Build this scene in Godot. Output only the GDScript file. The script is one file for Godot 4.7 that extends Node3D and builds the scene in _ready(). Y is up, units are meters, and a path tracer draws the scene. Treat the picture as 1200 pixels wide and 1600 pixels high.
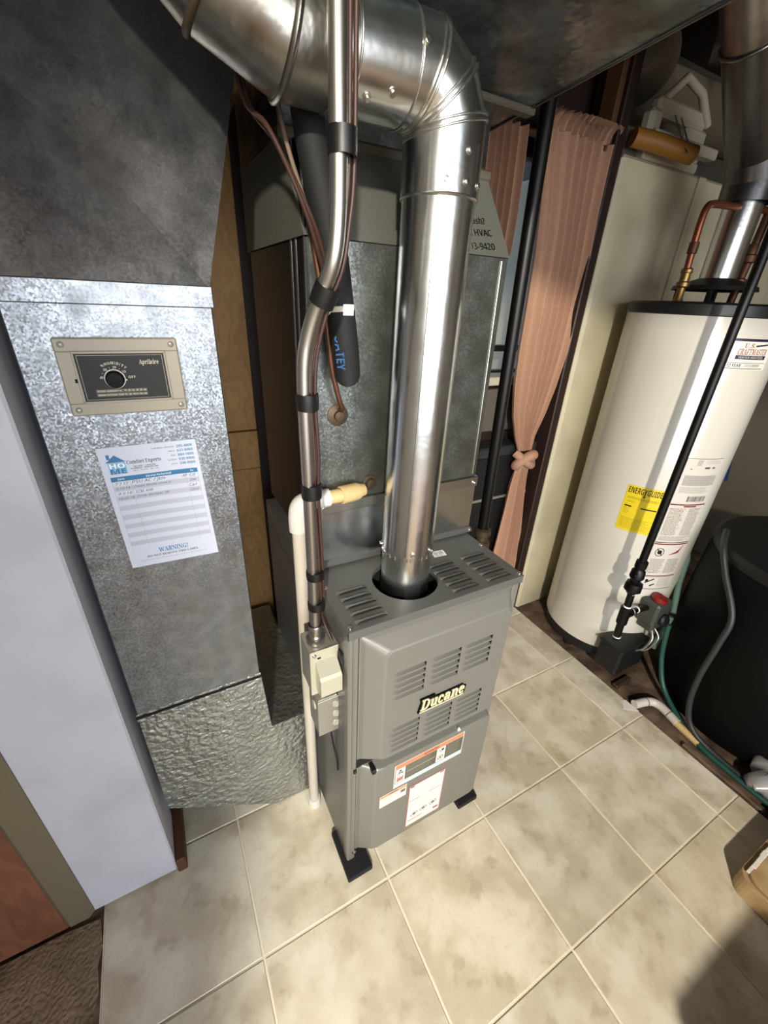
extends Node3D
# A basement utility corner: furnace with its flue and cooling coil, return duct, water heater and the clutter round them.

var M := {}
var rng := RandomNumberGenerator.new()
var fonts := {}
const TX := 0.33706   # floor tile pitch
const TZ := 0.33045

# ------------------------------------------------------------------ geometry collector
class Geo:
	var v := PackedVector3Array()
	var n := PackedVector3Array()
	var uv := PackedVector2Array()
	var t := Transform3D()

	func tri(a: Vector3, b: Vector3, c: Vector3, na: Vector3, nb: Vector3, nc: Vector3, ua := Vector2(), ub := Vector2(), uc := Vector2()) -> void:
		# a b c counter-clockwise seen from outside; Godot wants clockwise
		v.append(t * a); v.append(t * c); v.append(t * b)
		n.append((t.basis * na).normalized()); n.append((t.basis * nc).normalized()); n.append((t.basis * nb).normalized())
		uv.append(ua); uv.append(uc); uv.append(ub)

	func quad(a: Vector3, b: Vector3, c: Vector3, d: Vector3, ua := Vector2(0, 1), ub := Vector2(1, 1), uc := Vector2(1, 0), ud := Vector2(0, 0)) -> void:
		var m := (c - a).cross(d - b).normalized()
		tri(a, b, c, m, m, m, ua, ub, uc)
		tri(a, c, d, m, m, m, ua, uc, ud)

	func box(lo: Vector3, hi: Vector3, bevel := 0.0) -> void:
		var e := minf(bevel, 0.49 * minf(minf(hi.x - lo.x, hi.y - lo.y), hi.z - lo.z))
		var c := (lo + hi) / 2.0
		var h := (hi - lo) / 2.0
		for ax in 3:
			var u := (ax + 1) % 3
			var w := (ax + 2) % 3
			for s in [-1.0, 1.0]:
				var p: Array[Vector3] = []
				for q in [[-1, -1], [1, -1], [1, 1], [-1, 1]]:
					var x := Vector3()
					x[ax] = s * h[ax]
					x[u] = q[0] * (h[u] - e)
					x[w] = q[1] * (h[w] - e)
					p.append(c + x)
				if s > 0: quad(p[0], p[1], p[2], p[3])
				else: quad(p[3], p[2], p[1], p[0])
			if e <= 0.0: continue
			for su in [-1.0, 1.0]:
				for sw in [-1.0, 1.0]:
					var a := Vector3(); var b := Vector3(); var d := Vector3(); var f := Vector3()
					a[u] = su * h[u]; a[w] = sw * (h[w] - e); a[ax] = -(h[ax] - e)
					b = a; b[ax] = h[ax] - e
					d[u] = su * (h[u] - e); d[w] = sw * h[w]; d[ax] = h[ax] - e
					f = d; f[ax] = -(h[ax] - e)
					if su * sw > 0: quad(c + a, c + f, c + d, c + b)
					else: quad(c + b, c + d, c + f, c + a)
		if e > 0.0:
			for sx in [-1.0, 1.0]:
				for sy in [-1.0, 1.0]:
					for sz in [-1.0, 1.0]:
						var a := c + Vector3(sx * h.x, sy * (h.y - e), sz * (h.z - e))
						var b := c + Vector3(sx * (h.x - e), sy * h.y, sz * (h.z - e))
						var d := c + Vector3(sx * (h.x - e), sy * (h.y - e), sz * h.z)
						var m := Vector3(sx, sy, sz).normalized()
						if sx * sy * sz > 0: tri(a, b, d, m, m, m)
						else: tri(a, d, b, m, m, m)

	# polygon in the xy plane (any winding) pulled from z0 to z1
	func prism(poly: PackedVector2Array, z0: float, z1: float) -> void:
		var p := poly
		if Geometry2D.is_polygon_clockwise(p):   # y-up reading
			p = poly.duplicate(); p.reverse()
		var area := 0.0
		for i in p.size(): area += p[i].cross(p[(i + 1) % p.size()])
		if area < 0: p.reverse()
		var idx := Geometry2D.triangulate_polygon(p)
		for i in range(0, idx.size(), 3):
			var a := p[idx[i]]; var b := p[idx[i + 1]]; var c := p[idx[i + 2]]
			if (b - a).cross(c - a) < 0:
				var s := b; b = c; c = s
			var f := Vector3(0, 0, 1)
			tri(Vector3(a.x, a.y, z1), Vector3(b.x, b.y, z1), Vector3(c.x, c.y, z1), f, f, f, a, b, c)
			tri(Vector3(a.x, a.y, z0), Vector3(c.x, c.y, z0), Vector3(b.x, b.y, z0), -f, -f, -f, a, c, b)
		for i in p.size():
			var a := p[i]; var b := p[(i + 1) % p.size()]
			quad(Vector3(a.x, a.y, z0), Vector3(b.x, b.y, z0), Vector3(b.x, b.y, z1), Vector3(a.x, a.y, z1))

	# rings: rows of points, each row a closed loop; smooth around, flat or smooth along
	func loft(rows: Array, normals: Array, closed := true) -> void:
		for i in rows.size() - 1:
			var a: PackedVector3Array = rows[i]
			var b: PackedVector3Array = rows[i + 1]
			var na: PackedVector3Array = normals[i][1]
			var nb: PackedVector3Array = normals[i + 1][0]
			var k := a.size()
			for j in (k if closed else k - 1):
				var q := (j + 1) % k
				var u0 := float(j) / k; var u1 := float(j + 1) / k
				var w0 := float(i) / (rows.size() - 1); var w1 := float(i + 1) / (rows.size() - 1)
				tri(a[j], a[q], b[q], na[j], na[q], nb[q], Vector2(u0, w0), Vector2(u1, w0), Vector2(u1, w1))
				tri(a[j], b[q], b[j], na[j], nb[q], nb[j], Vector2(u0, w0), Vector2(u1, w1), Vector2(u0, w1))

	# round bar along a path, smooth; r is a number or one per point
	func tube(path: PackedVector3Array, r: Variant, sides := 12, caps := true, smooth := true) -> void:
		var k := path.size()
		var side := Vector3()
		var rows := []
		var nor := []
		for i in k:
			var d := Vector3()
			if i > 0: d += (path[i] - path[i - 1]).normalized()
			if i < k - 1: d += (path[i + 1] - path[i]).normalized()
			d = d.normalized()
			if side == Vector3():
				side = d.cross(Vector3.UP if absf(d.y) < 0.9 else Vector3.RIGHT).normalized()
			side = (side - d * side.dot(d)).normalized()
			var up := d.cross(side)
			var rr: float = r[i] if r is Array or r is PackedFloat32Array else r
			var row := PackedVector3Array()
			var nn := PackedVector3Array()
			for j in sides:
				var a := TAU * j / sides
				var m := side * cos(a) + up * sin(a)
				nn.append(m); row.append(path[i] + m * rr)
			rows.append(row); nor.append([nn, nn])
		loft(rows, nor)
		if caps:
			for e in [0, k - 1]:
				var d := (path[1] - path[0]).normalized() * -1.0 if e == 0 else (path[k - 1] - path[k - 2]).normalized()
				var row: PackedVector3Array = rows[e]
				for j in sides:
					var q := (j + 1) % sides
					if e == 0: tri(path[e], row[q], row[j], d, d, d)
					else: tri(path[e], row[j], row[q], d, d, d)

	# profile of (radius, height) turned about y
	func lathe(prof: PackedVector2Array, segs := 32, crease := 35.0) -> void:
		var k := prof.size()
		var fl := []
		for i in k - 1:
			var d := (prof[i + 1] - prof[i]).normalized()
			fl.append(Vector2(d.y, -d.x))
		var rows := []
		var nor := []
		for i in k:
			var before: Vector2 = fl[maxi(i - 1, 0)]
			var after: Vector2 = fl[mini(i, k - 2)]
			if absf(before.angle_to(after)) < deg_to_rad(crease):
				before = (before + after).normalized(); after = before
			var row := PackedVector3Array(); var n0 := PackedVector3Array(); var n1 := PackedVector3Array()
			for j in segs:
				var a := -TAU * j / segs
				var c := Vector3(cos(a), 0, sin(a))
				row.append(c * prof[i].x + Vector3(0, prof[i].y, 0))
				n0.append(c * before.x + Vector3(0, before.y, 0)); n1.append(c * after.x + Vector3(0, after.y, 0))
			rows.append(row); nor.append([n0, n1])
		loft(rows, nor)

	# one mitred straight run between two cutting planes
	func run(p0: Vector3, n0: Vector3, p1: Vector3, n1: Vector3, r: float, sides := 40) -> void:
		var d := (p1 - p0).normalized()
		var side := d.cross(Vector3(0, 0, 1)).normalized()
		var up := d.cross(side)
		var a := PackedVector3Array(); var b := PackedVector3Array(); var nn := PackedVector3Array()
		for j in sides:
			var t0 := TAU * j / sides
			var m := side * cos(t0) + up * sin(t0)
			nn.append(m)
			var q := p0 + m * r
			a.append(q - d * ((q - p0).dot(n0) / d.dot(n0)))
			q = p1 + m * r
			b.append(q - d * ((q - p1).dot(n1) / d.dot(n1)))
		loft([a, b], [[nn, nn], [nn, nn]])

	# a surface of rows of points; smooth
	func sheet(rows: Array, flip := false) -> void:
		var h := rows.size()
		var nor := []
		for i in h:
			var nn := PackedVector3Array()
			var w: int = rows[i].size()
			for j in w:
				var dx: Vector3 = rows[i][mini(j + 1, w - 1)] - rows[i][maxi(j - 1, 0)]
				var dy: Vector3 = rows[mini(i + 1, h - 1)][j] - rows[maxi(i - 1, 0)][j]
				var m := dx.cross(dy).normalized()
				nn.append(-m if flip else m)
			nor.append(nn)
		for i in h - 1:
			var w: int = rows[i].size()
			for j in w - 1:
				var u0 := float(j) / (w - 1); var u1 := float(j + 1) / (w - 1)
				var w0 := float(i) / (h - 1); var w1 := float(i + 1) / (h - 1)
				if flip:
					tri(rows[i][j], rows[i + 1][j], rows[i + 1][j + 1], nor[i][j], nor[i + 1][j], nor[i + 1][j + 1], Vector2(u0, w0), Vector2(u0, w1), Vector2(u1, w1))
					tri(rows[i][j], rows[i + 1][j + 1], rows[i][j + 1], nor[i][j], nor[i + 1][j + 1], nor[i][j + 1], Vector2(u0, w0), Vector2(u1, w1), Vector2(u1, w0))
				else:
					tri(rows[i][j], rows[i][j + 1], rows[i + 1][j + 1], nor[i][j], nor[i][j + 1], nor[i + 1][j + 1], Vector2(u0, w0), Vector2(u1, w0), Vector2(u1, w1))
					tri(rows[i][j], rows[i + 1][j + 1], rows[i + 1][j], nor[i][j], nor[i + 1][j + 1], nor[i + 1][j], Vector2(u0, w0), Vector2(u1, w1), Vector2(u0, w1))

	func mesh(into: ArrayMesh = null, m: Material = null) -> ArrayMesh:
		var am := into if into else ArrayMesh.new()
		var arr := []
		arr.resize(Mesh.ARRAY_MAX)
		arr[Mesh.ARRAY_VERTEX] = v; arr[Mesh.ARRAY_NORMAL] = n; arr[Mesh.ARRAY_TEX_UV] = uv
		am.add_surface_from_arrays(Mesh.PRIMITIVE_TRIANGLES, arr)
		if m: am.surface_set_material(am.get_surface_count() - 1, m)
		return am

# ------------------------------------------------------------------ scene helpers
func thing(called: String, at: Vector3, label: String, category: String, group := "") -> Node3D:
	var o := Node3D.new()
	o.name = called
	add_child(o, true)
	o.position = at
	tag(o, label, category, group)
	return o

func tag(o: Node3D, label: String, category: String, group := "") -> Node3D:
	o.set_meta("label", label)
	o.set_meta("category", category)
	if group: o.set_meta("group", group)
	return o

# shapes are written in room coordinates; parts directly under a thing are shifted back by its base
func part(called: String, g: Variant, m: Material, parent: Node3D, label := "") -> MeshInstance3D:
	var o := MeshInstance3D.new()
	o.name = called
	o.mesh = g.mesh() if g is Geo else g
	if m: o.material_override = m
	if parent == self:
		add_child(o, true)
	else:
		parent.add_child(o, true)
		if not parent is MeshInstance3D: o.position = -parent.position
	if label: o.set_meta("label", label)
	return o

func place(called: String, mesh: Mesh, m: Material, parent: Node3D, at: Transform3D) -> MeshInstance3D:
	var o := part(called, mesh, m, parent)
	o.transform = Transform3D(Basis(), o.position) * at
	return o

func struct(called: String, g: Variant, m: Material, parent: Node3D = self) -> MeshInstance3D:
	var o := part(called, g, m, parent)
	if parent == self: o.set_meta("kind", "structure")
	return o

func bx(lo: Vector3, hi: Vector3, bevel := 0.0) -> Geo:
	var g := Geo.new(); g.box(lo, hi, bevel); return g

func tb(path: Array, r: Variant, sides := 12) -> Geo:
	var g := Geo.new(); g.tube(PackedVector3Array(path), r, sides); return g

func lt(prof: Array, at := Transform3D(), segs := 32) -> Geo:
	var g := Geo.new(); g.t = at; g.lathe(PackedVector2Array(prof), segs); return g

func sub(g: Geo, lo: Vector3, hi: Vector3, bevel := 0.0) -> Geo:
	g.box(lo, hi, bevel); return g

# smooth curve through points
func curve(pts: Array, steps := 8) -> Array:
	var out: Array[Vector3] = []
	for i in pts.size() - 1:
		var p0: Vector3 = pts[maxi(i - 1, 0)]; var p1: Vector3 = pts[i]
		var p2: Vector3 = pts[i + 1]; var p3: Vector3 = pts[mini(i + 2, pts.size() - 1)]
		for k in steps:
			out.append(p1.cubic_interpolate(p2, p0, p3, float(k) / steps))
	out.append(pts[-1])
	return out

func along(axis: Vector3, at: Vector3) -> Transform3D:   # y axis of a lathe turned to point along axis
	var y := axis.normalized()
	var x := y.cross(Vector3.FORWARD if absf(y.z) < 0.9 else Vector3.RIGHT).normalized()
	return Transform3D(Basis(x, y, x.cross(y)), at)

func ring_loop(c: Vector3, axis: Vector3, r: float, thick: float, sides := 40) -> Geo:
	var g := Geo.new()
	g.t = along(axis, c)
	var prof := PackedVector2Array()
	for k in 9:
		var a := TAU * k / 8.0
		prof.append(Vector2(r + thick * cos(a), thick * sin(a)))
	g.lathe(prof, sides, 60)
	return g

func screw_mesh(r := 0.005, h := 0.004) -> ArrayMesh:
	var g := Geo.new()
	g.lathe(PackedVector2Array([Vector2(r * 1.5, 0), Vector2(r * 1.5, h * .25), Vector2(r, h * .3), Vector2(r, h * .85), Vector2(r * .8, h), Vector2(0, h)]), 10)
	return g.mesh()

# ------------------------------------------------------------------ materials
func mat(called: String, c: Color, rough := 0.6, metal := 0.0, spec := 0.5) -> StandardMaterial3D:
	var m := StandardMaterial3D.new()
	m.resource_name = called
	m.albedo_color = c
	m.roughness = rough
	m.metallic = metal
	m.metallic_specular = spec
	M[called] = m
	return m

func noise_tex(freq: float, ramp: Array, seed_ := 1, size := 256, octaves := 4, kind := FastNoiseLite.TYPE_SIMPLEX_SMOOTH, warp := 0.0) -> NoiseTexture2D:
	var f := FastNoiseLite.new()
	f.seed = seed_; f.frequency = freq; f.noise_type = kind
	f.fractal_octaves = octaves
	if warp > 0.0:
		f.domain_warp_enabled = true; f.domain_warp_amplitude = warp; f.domain_warp_frequency = freq
	var t := NoiseTexture2D.new()
	t.width = size; t.height = size; t.seamless = true; t.noise = f
	t.normalize = true
	if ramp:
		var gr := Gradient.new()
		gr.offsets = PackedFloat32Array(); gr.colors = PackedColorArray()
		var off := PackedFloat32Array(); var cols := PackedColorArray()
		for r in ramp: off.append(r[0]); cols.append(r[1])
		gr.offsets = off; gr.colors = cols
		t.color_ramp = gr
	return t

func bump_tex(freq: float, strength: float, seed_ := 1, size := 256, octaves := 3) -> NoiseTexture2D:
	var t := noise_tex(freq, [], seed_, size, octaves)
	t.as_normal_map = true; t.bump_strength = strength
	return t

func tri_planar(m: StandardMaterial3D, per_metre: float) -> StandardMaterial3D:
	m.uv1_triplanar = true
	m.uv1_scale = Vector3.ONE * per_metre
	return m

func with_bump(m: StandardMaterial3D, t: Texture2D, s: float) -> StandardMaterial3D:
	m.normal_enabled = true; m.normal_texture = t; m.normal_scale = s
	return m

func g1(v: float, a := 1.0) -> Color: return Color(v, v, v, a)

# zinc crystals: every cell of a jittered grid has its own tilt and sheen
func spangle(size: int, cells: int, tilt: float) -> Array:
	rng.seed = 77
	var px := []; var nr := []; var ro := []
	for i in cells * cells:
		px.append(Vector2(rng.randf(), rng.randf()))
		var a := rng.randf() * TAU
		var k := tilt * sqrt(rng.randf())
		nr.append(Color(0.5 + 0.5 * k * cos(a), 0.5 + 0.5 * k * sin(a), 0.5 + 0.5 * sqrt(1 - k * k)))
		ro.append(rng.randf())
	var im := Image.create(size, size, false, Image.FORMAT_RGB8)
	var rm := Image.create(size, size, false, Image.FORMAT_RGB8)
	for y in size:
		for x in size:
			var p := Vector2(x, y) * cells / float(size)
			var cx := int(p.x); var cy := int(p.y)
			var best := 9.0; var who := 0
			for dy in [-1, 0, 1]:
				for dx in [-1, 0, 1]:
					var id := posmod(cy + dy, cells) * cells + posmod(cx + dx, cells)
					var d: float = (Vector2(cx + dx, cy + dy) + px[id] - p).length_squared()
					if d < best: best = d; who = id
			im.set_pixel(x, y, nr[who])
			rm.set_pixel(x, y, g1(ro[who]))
	return [im, rm]

func tile_image(size: int, base: Color, vein: Color, light: Color, seed_: int) -> Image:
	var f1 := FastNoiseLite.new(); f1.seed = seed_; f1.frequency = 0.008; f1.fractal_octaves = 5; f1.domain_warp_enabled = true; f1.domain_warp_amplitude = 40; f1.domain_warp_frequency = 0.006
	var f2 := FastNoiseLite.new(); f2.seed = seed_ + 5; f2.frequency = 0.02; f2.fractal_octaves = 4; f2.domain_warp_enabled = true; f2.domain_warp_amplitude = 25; f2.domain_warp_frequency = 0.01
	var f3 := FastNoiseLite.new(); f3.seed = seed_ + 9; f3.frequency = 0.09; f3.fractal_octaves = 3
	var a := f1.get_seamless_image(size, size, false, false, 0.2)
	var b := f2.get_seamless_image(size, size, false, false, 0.2)
	var c := f3.get_seamless_image(size, size, false, false, 0.2)
	var im := Image.create(size, size, false, Image.FORMAT_RGB8)
	for y in size:
		for x in size:
			var va := a.get_pixel(x, y).r; var vb := b.get_pixel(x, y).r; var vc := c.get_pixel(x, y).r
			var k := base.lerp(light, smoothstep(0.45, 0.85, va))
			var streak := smoothstep(0.56, 0.80, vb) * smoothstep(0.66, 0.38, va)
			k = k.lerp(vein, clampf(streak * 0.30 + smoothstep(0.55, 0.2, va) * 0.30, 0, 1))
			k = k.lerp(vein.darkened(0.15), smoothstep(0.70, 0.9, vc) * 0.12)
			im.set_pixel(x, y, k)
	return im

func wood_image(size: int, a: Color, b: Color, seed_: int, stretch := 10.0) -> Image:
	var f := FastNoiseLite.new(); f.seed = seed_; f.frequency = 0.02; f.fractal_octaves = 4
	var im := Image.create(size, size, false, Image.FORMAT_RGB8)
	for y in size:
		for x in size:
			var s := sin(TAU * y / size); var c := cos(TAU * y / size)
			var w := f.get_noise_3d(x * 1.2, s * size / stretch * .6, c * size / stretch * .6)
			var r := 0.5 + 0.5 * sin((x * 0.12 + w * 16.0))
			im.set_pixel(x, y, a.lerp(b, clampf(0.25 + 0.45 * r + w * 0.7, 0, 1)))
	return im

func as_tex(im: Image) -> ImageTexture: return ImageTexture.create_from_image(im)

# ------------------------------------------------------------------ lettering
func font(kind: String) -> Font:
	if not fonts.has(kind):
		var f := SystemFont.new()
		f.font_names = PackedStringArray([{"sans": "Droid Sans", "bold": "Droid Sans", "serif": "Droid Serif", "serifbold": "Droid Serif", "mono": "Droid Sans Mono", "serifitalic": "Droid Serif"}[kind]])
		if kind in ["bold", "serifbold"]: f.font_weight = 700
		if kind == "serifitalic": f.font_italic = true; f.font_weight = 700
		fonts[kind] = f
	return fonts[kind]

func text_mesh(s: String, kind: String, depth := 0.001) -> TextMesh:
	var t := TextMesh.new()
	t.text = s; t.font = font(kind); t.font_size = 32; t.pixel_size = 0.01; t.depth = depth; t.curve_step = 2.0
	return t

# print a line of text into an image, fitted to the rectangle (h 0 keeps the letters' own shape)
func ink(im: Image, s: String, kind: String, x: float, y: float, w: float, h: float, col: Color, shear := 0.0, turn := 0.0) -> void:
	var arr := text_mesh(s, kind, 0.02).get_mesh_arrays()
	var vs: PackedVector3Array = arr[Mesh.ARRAY_VERTEX]
	var ns: PackedVector3Array = arr[Mesh.ARRAY_NORMAL]
	var ix: PackedInt32Array = arr[Mesh.ARRAY_INDEX] if arr[Mesh.ARRAY_INDEX] != null else PackedInt32Array(range(vs.size()))
	var lo := Vector2(1e9, 1e9); var hi := -lo
	var tris := []
	for i in range(0, ix.size(), 3):
		if ns[ix[i]].z < 0.9: continue
		var q := []
		for k in 3:
			var p := vs[ix[i + k]]
			var e := Vector2(p.x + p.y * shear, -p.y)
			q.append(e); lo = lo.min(e); hi = hi.max(e)
		tris.append(q)
	if tris.is_empty(): return
	var sc := Vector2(w / (hi.x - lo.x), 0)
	sc.y = sc.x if h <= 0.0 else h / (hi.y - lo.y)
	var W := int(ceil(w)) + 4
	var H := int(ceil((hi.y - lo.y) * sc.y)) + 4
	var ext := int(ceil(absf(sin(turn)) * maxf(W, H)))
	W += 2 * ext; H += 2 * ext
	var ox := int(floor(x)) - ext; var oy := int(floor(y)) - ext
	var cov := PackedFloat32Array(); cov.resize(W * H)
	for q in tris:
		var p := []
		for k in 3:
			var e: Vector2 = (q[k] - lo) * sc
			var hs := (hi - lo) * sc / 2.0
			p.append((e - hs).rotated(turn) + hs + Vector2(x - ox, y - oy))
		var a: Vector2 = p[0]; var b: Vector2 = p[1]; var c: Vector2 = p[2]
		var ar := (b - a).cross(c - a)
		if absf(ar) < 1e-9: continue
		if ar < 0: var s2 := b; b = c; c = s2
		var x0 := maxi(0, int(minf(minf(a.x, b.x), c.x))); var x1 := mini(W - 1, int(maxf(maxf(a.x, b.x), c.x)))
		var y0 := maxi(0, int(minf(minf(a.y, b.y), c.y))); var y1 := mini(H - 1, int(maxf(maxf(a.y, b.y), c.y)))
		for yy in range(y0, y1 + 1):
			for xx in range(x0, x1 + 1):
				var hit := 0
				for sy in 3:
					for sx in 3:
						var e := Vector2(xx + (sx + .5) / 3.0, yy + (sy + .5) / 3.0)
						if (b - a).cross(e - a) >= 0 and (c - b).cross(e - b) >= 0 and (a - c).cross(e - c) >= 0: hit += 1
				if hit: cov[yy * W + xx] += hit / 9.0
	for yy in H:
		for xx in W:
			var k := minf(1.0, cov[yy * W + xx])
			var X := xx + ox; var Y := yy + oy
			if k > 0.0 and X >= 0 and Y >= 0 and X < im.get_width() and Y < im.get_height():
				im.set_pixel(X, Y, im.get_pixel(X, Y).lerp(col, k * col.a))

func fill(im: Image, x: float, y: float, w: float, h: float, c: Color) -> void:
	im.fill_rect(Rect2i(int(x), int(y), maxi(1, int(w)), maxi(1, int(h))), c)

# lines of print too fine to read: words as short bars
func greek(im: Image, x: int, y: int, w: int, h: int, step: int, c: Color, thick := 2) -> void:
	var yy := y
	while yy < y + h:
		var xx := x
		var stop := x + int(w * rng.randf_range(0.75, 1.0))
		while xx < stop:
			var l := rng.randi_range(step, step * 3)
			fill(im, xx, yy, mini(l, stop - xx), thick, c)
			xx += l + maxi(2, step / 3)
		yy += step

func line(im: Image, a: Vector2, b: Vector2, c: Color, r := 1.0) -> void:
	var k := int((b - a).length() * 2) + 1
	for i in k + 1:
		var p := a.lerp(b, float(i) / k)
		for dy in range(int(-r), int(r) + 1):
			for dx in range(int(-r), int(r) + 1):
				var q := Vector2i(p) + Vector2i(dx, dy)
				if q.x >= 0 and q.y >= 0 and q.x < im.get_width() and q.y < im.get_height() and Vector2(dx, dy).length() <= r: im.set_pixelv(q, c)

func disc(im: Image, c: Vector2, r: float, col: Color, hole := 0.0) -> void:
	for y in range(int(c.y - r), int(c.y + r) + 1):
		for x in range(int(c.x - r), int(c.x + r) + 1):
			var d := (Vector2(x, y) - c).length()
			if d <= r and d >= hole and x >= 0 and y >= 0 and x < im.get_width() and y < im.get_height(): im.set_pixel(x, y, col)

func page(w: int, h: int, c: Color) -> Image:
	var im := Image.create(w, h, false, Image.FORMAT_RGB8)
	im.fill(c)
	return im

func print_mat(called: String, im: Image, rough := 0.55) -> StandardMaterial3D:
	var m := mat(called, Color.WHITE, rough)
	m.albedo_texture = as_tex(im)
	return m

# a thin printed sheet, corners given: top left, top right, bottom right, bottom left; the front carries the print
func sticker(called: String, tl: Vector3, tr: Vector3, br: Vector3, bl: Vector3, m: Material, parent: Node3D, label: String, thick := 0.0006) -> MeshInstance3D:
	var g := Geo.new()
	var nn := (tr - tl).cross(tl - bl).normalized() * thick
	g.quad(bl + nn, br + nn, tr + nn, tl + nn)
	var e := Vector2(0.002, 0.002)
	for q in [[bl, br], [br, tr], [tr, tl], [tl, bl]]:
		g.quad(q[0], q[1], q[1] + nn, q[0] + nn, e, e, e, e)
	g.quad(br, bl, tl, tr, e, e, e, e)
	return part(called, g, m, parent, label)

# a printed sheet wrapped round an upright cylinder, angles from +z towards +x
func wrap_label(called: String, c: Vector3, r: float, a0: float, a1: float, y0: float, y1: float, m: Material, parent: Node3D, label: String) -> MeshInstance3D:
	var g := Geo.new()
	var k := 16
	for i in k:
		var s := deg_to_rad(lerpf(a0, a1, float(i) / k)); var e := deg_to_rad(lerpf(a0, a1, float(i + 1) / k))
		var n0 := Vector3(sin(s), 0, cos(s)); var n1 := Vector3(sin(e), 0, cos(e))
		var p := [c + n0 * r + Vector3(0, y0, 0), c + n1 * r + Vector3(0, y0, 0), c + n1 * r + Vector3(0, y1, 0), c + n0 * r + Vector3(0, y1, 0)]
		var u0 := float(i) / k; var u1 := float(i + 1) / k
		g.tri(p[0], p[1], p[2], n0, n1, n1, Vector2(u0, 1), Vector2(u1, 1), Vector2(u1, 0))
		g.tri(p[0], p[2], p[3], n0, n1, n0, Vector2(u0, 1), Vector2(u1, 0), Vector2(u0, 0))
	return part(called, g, m, parent, label)

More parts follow.
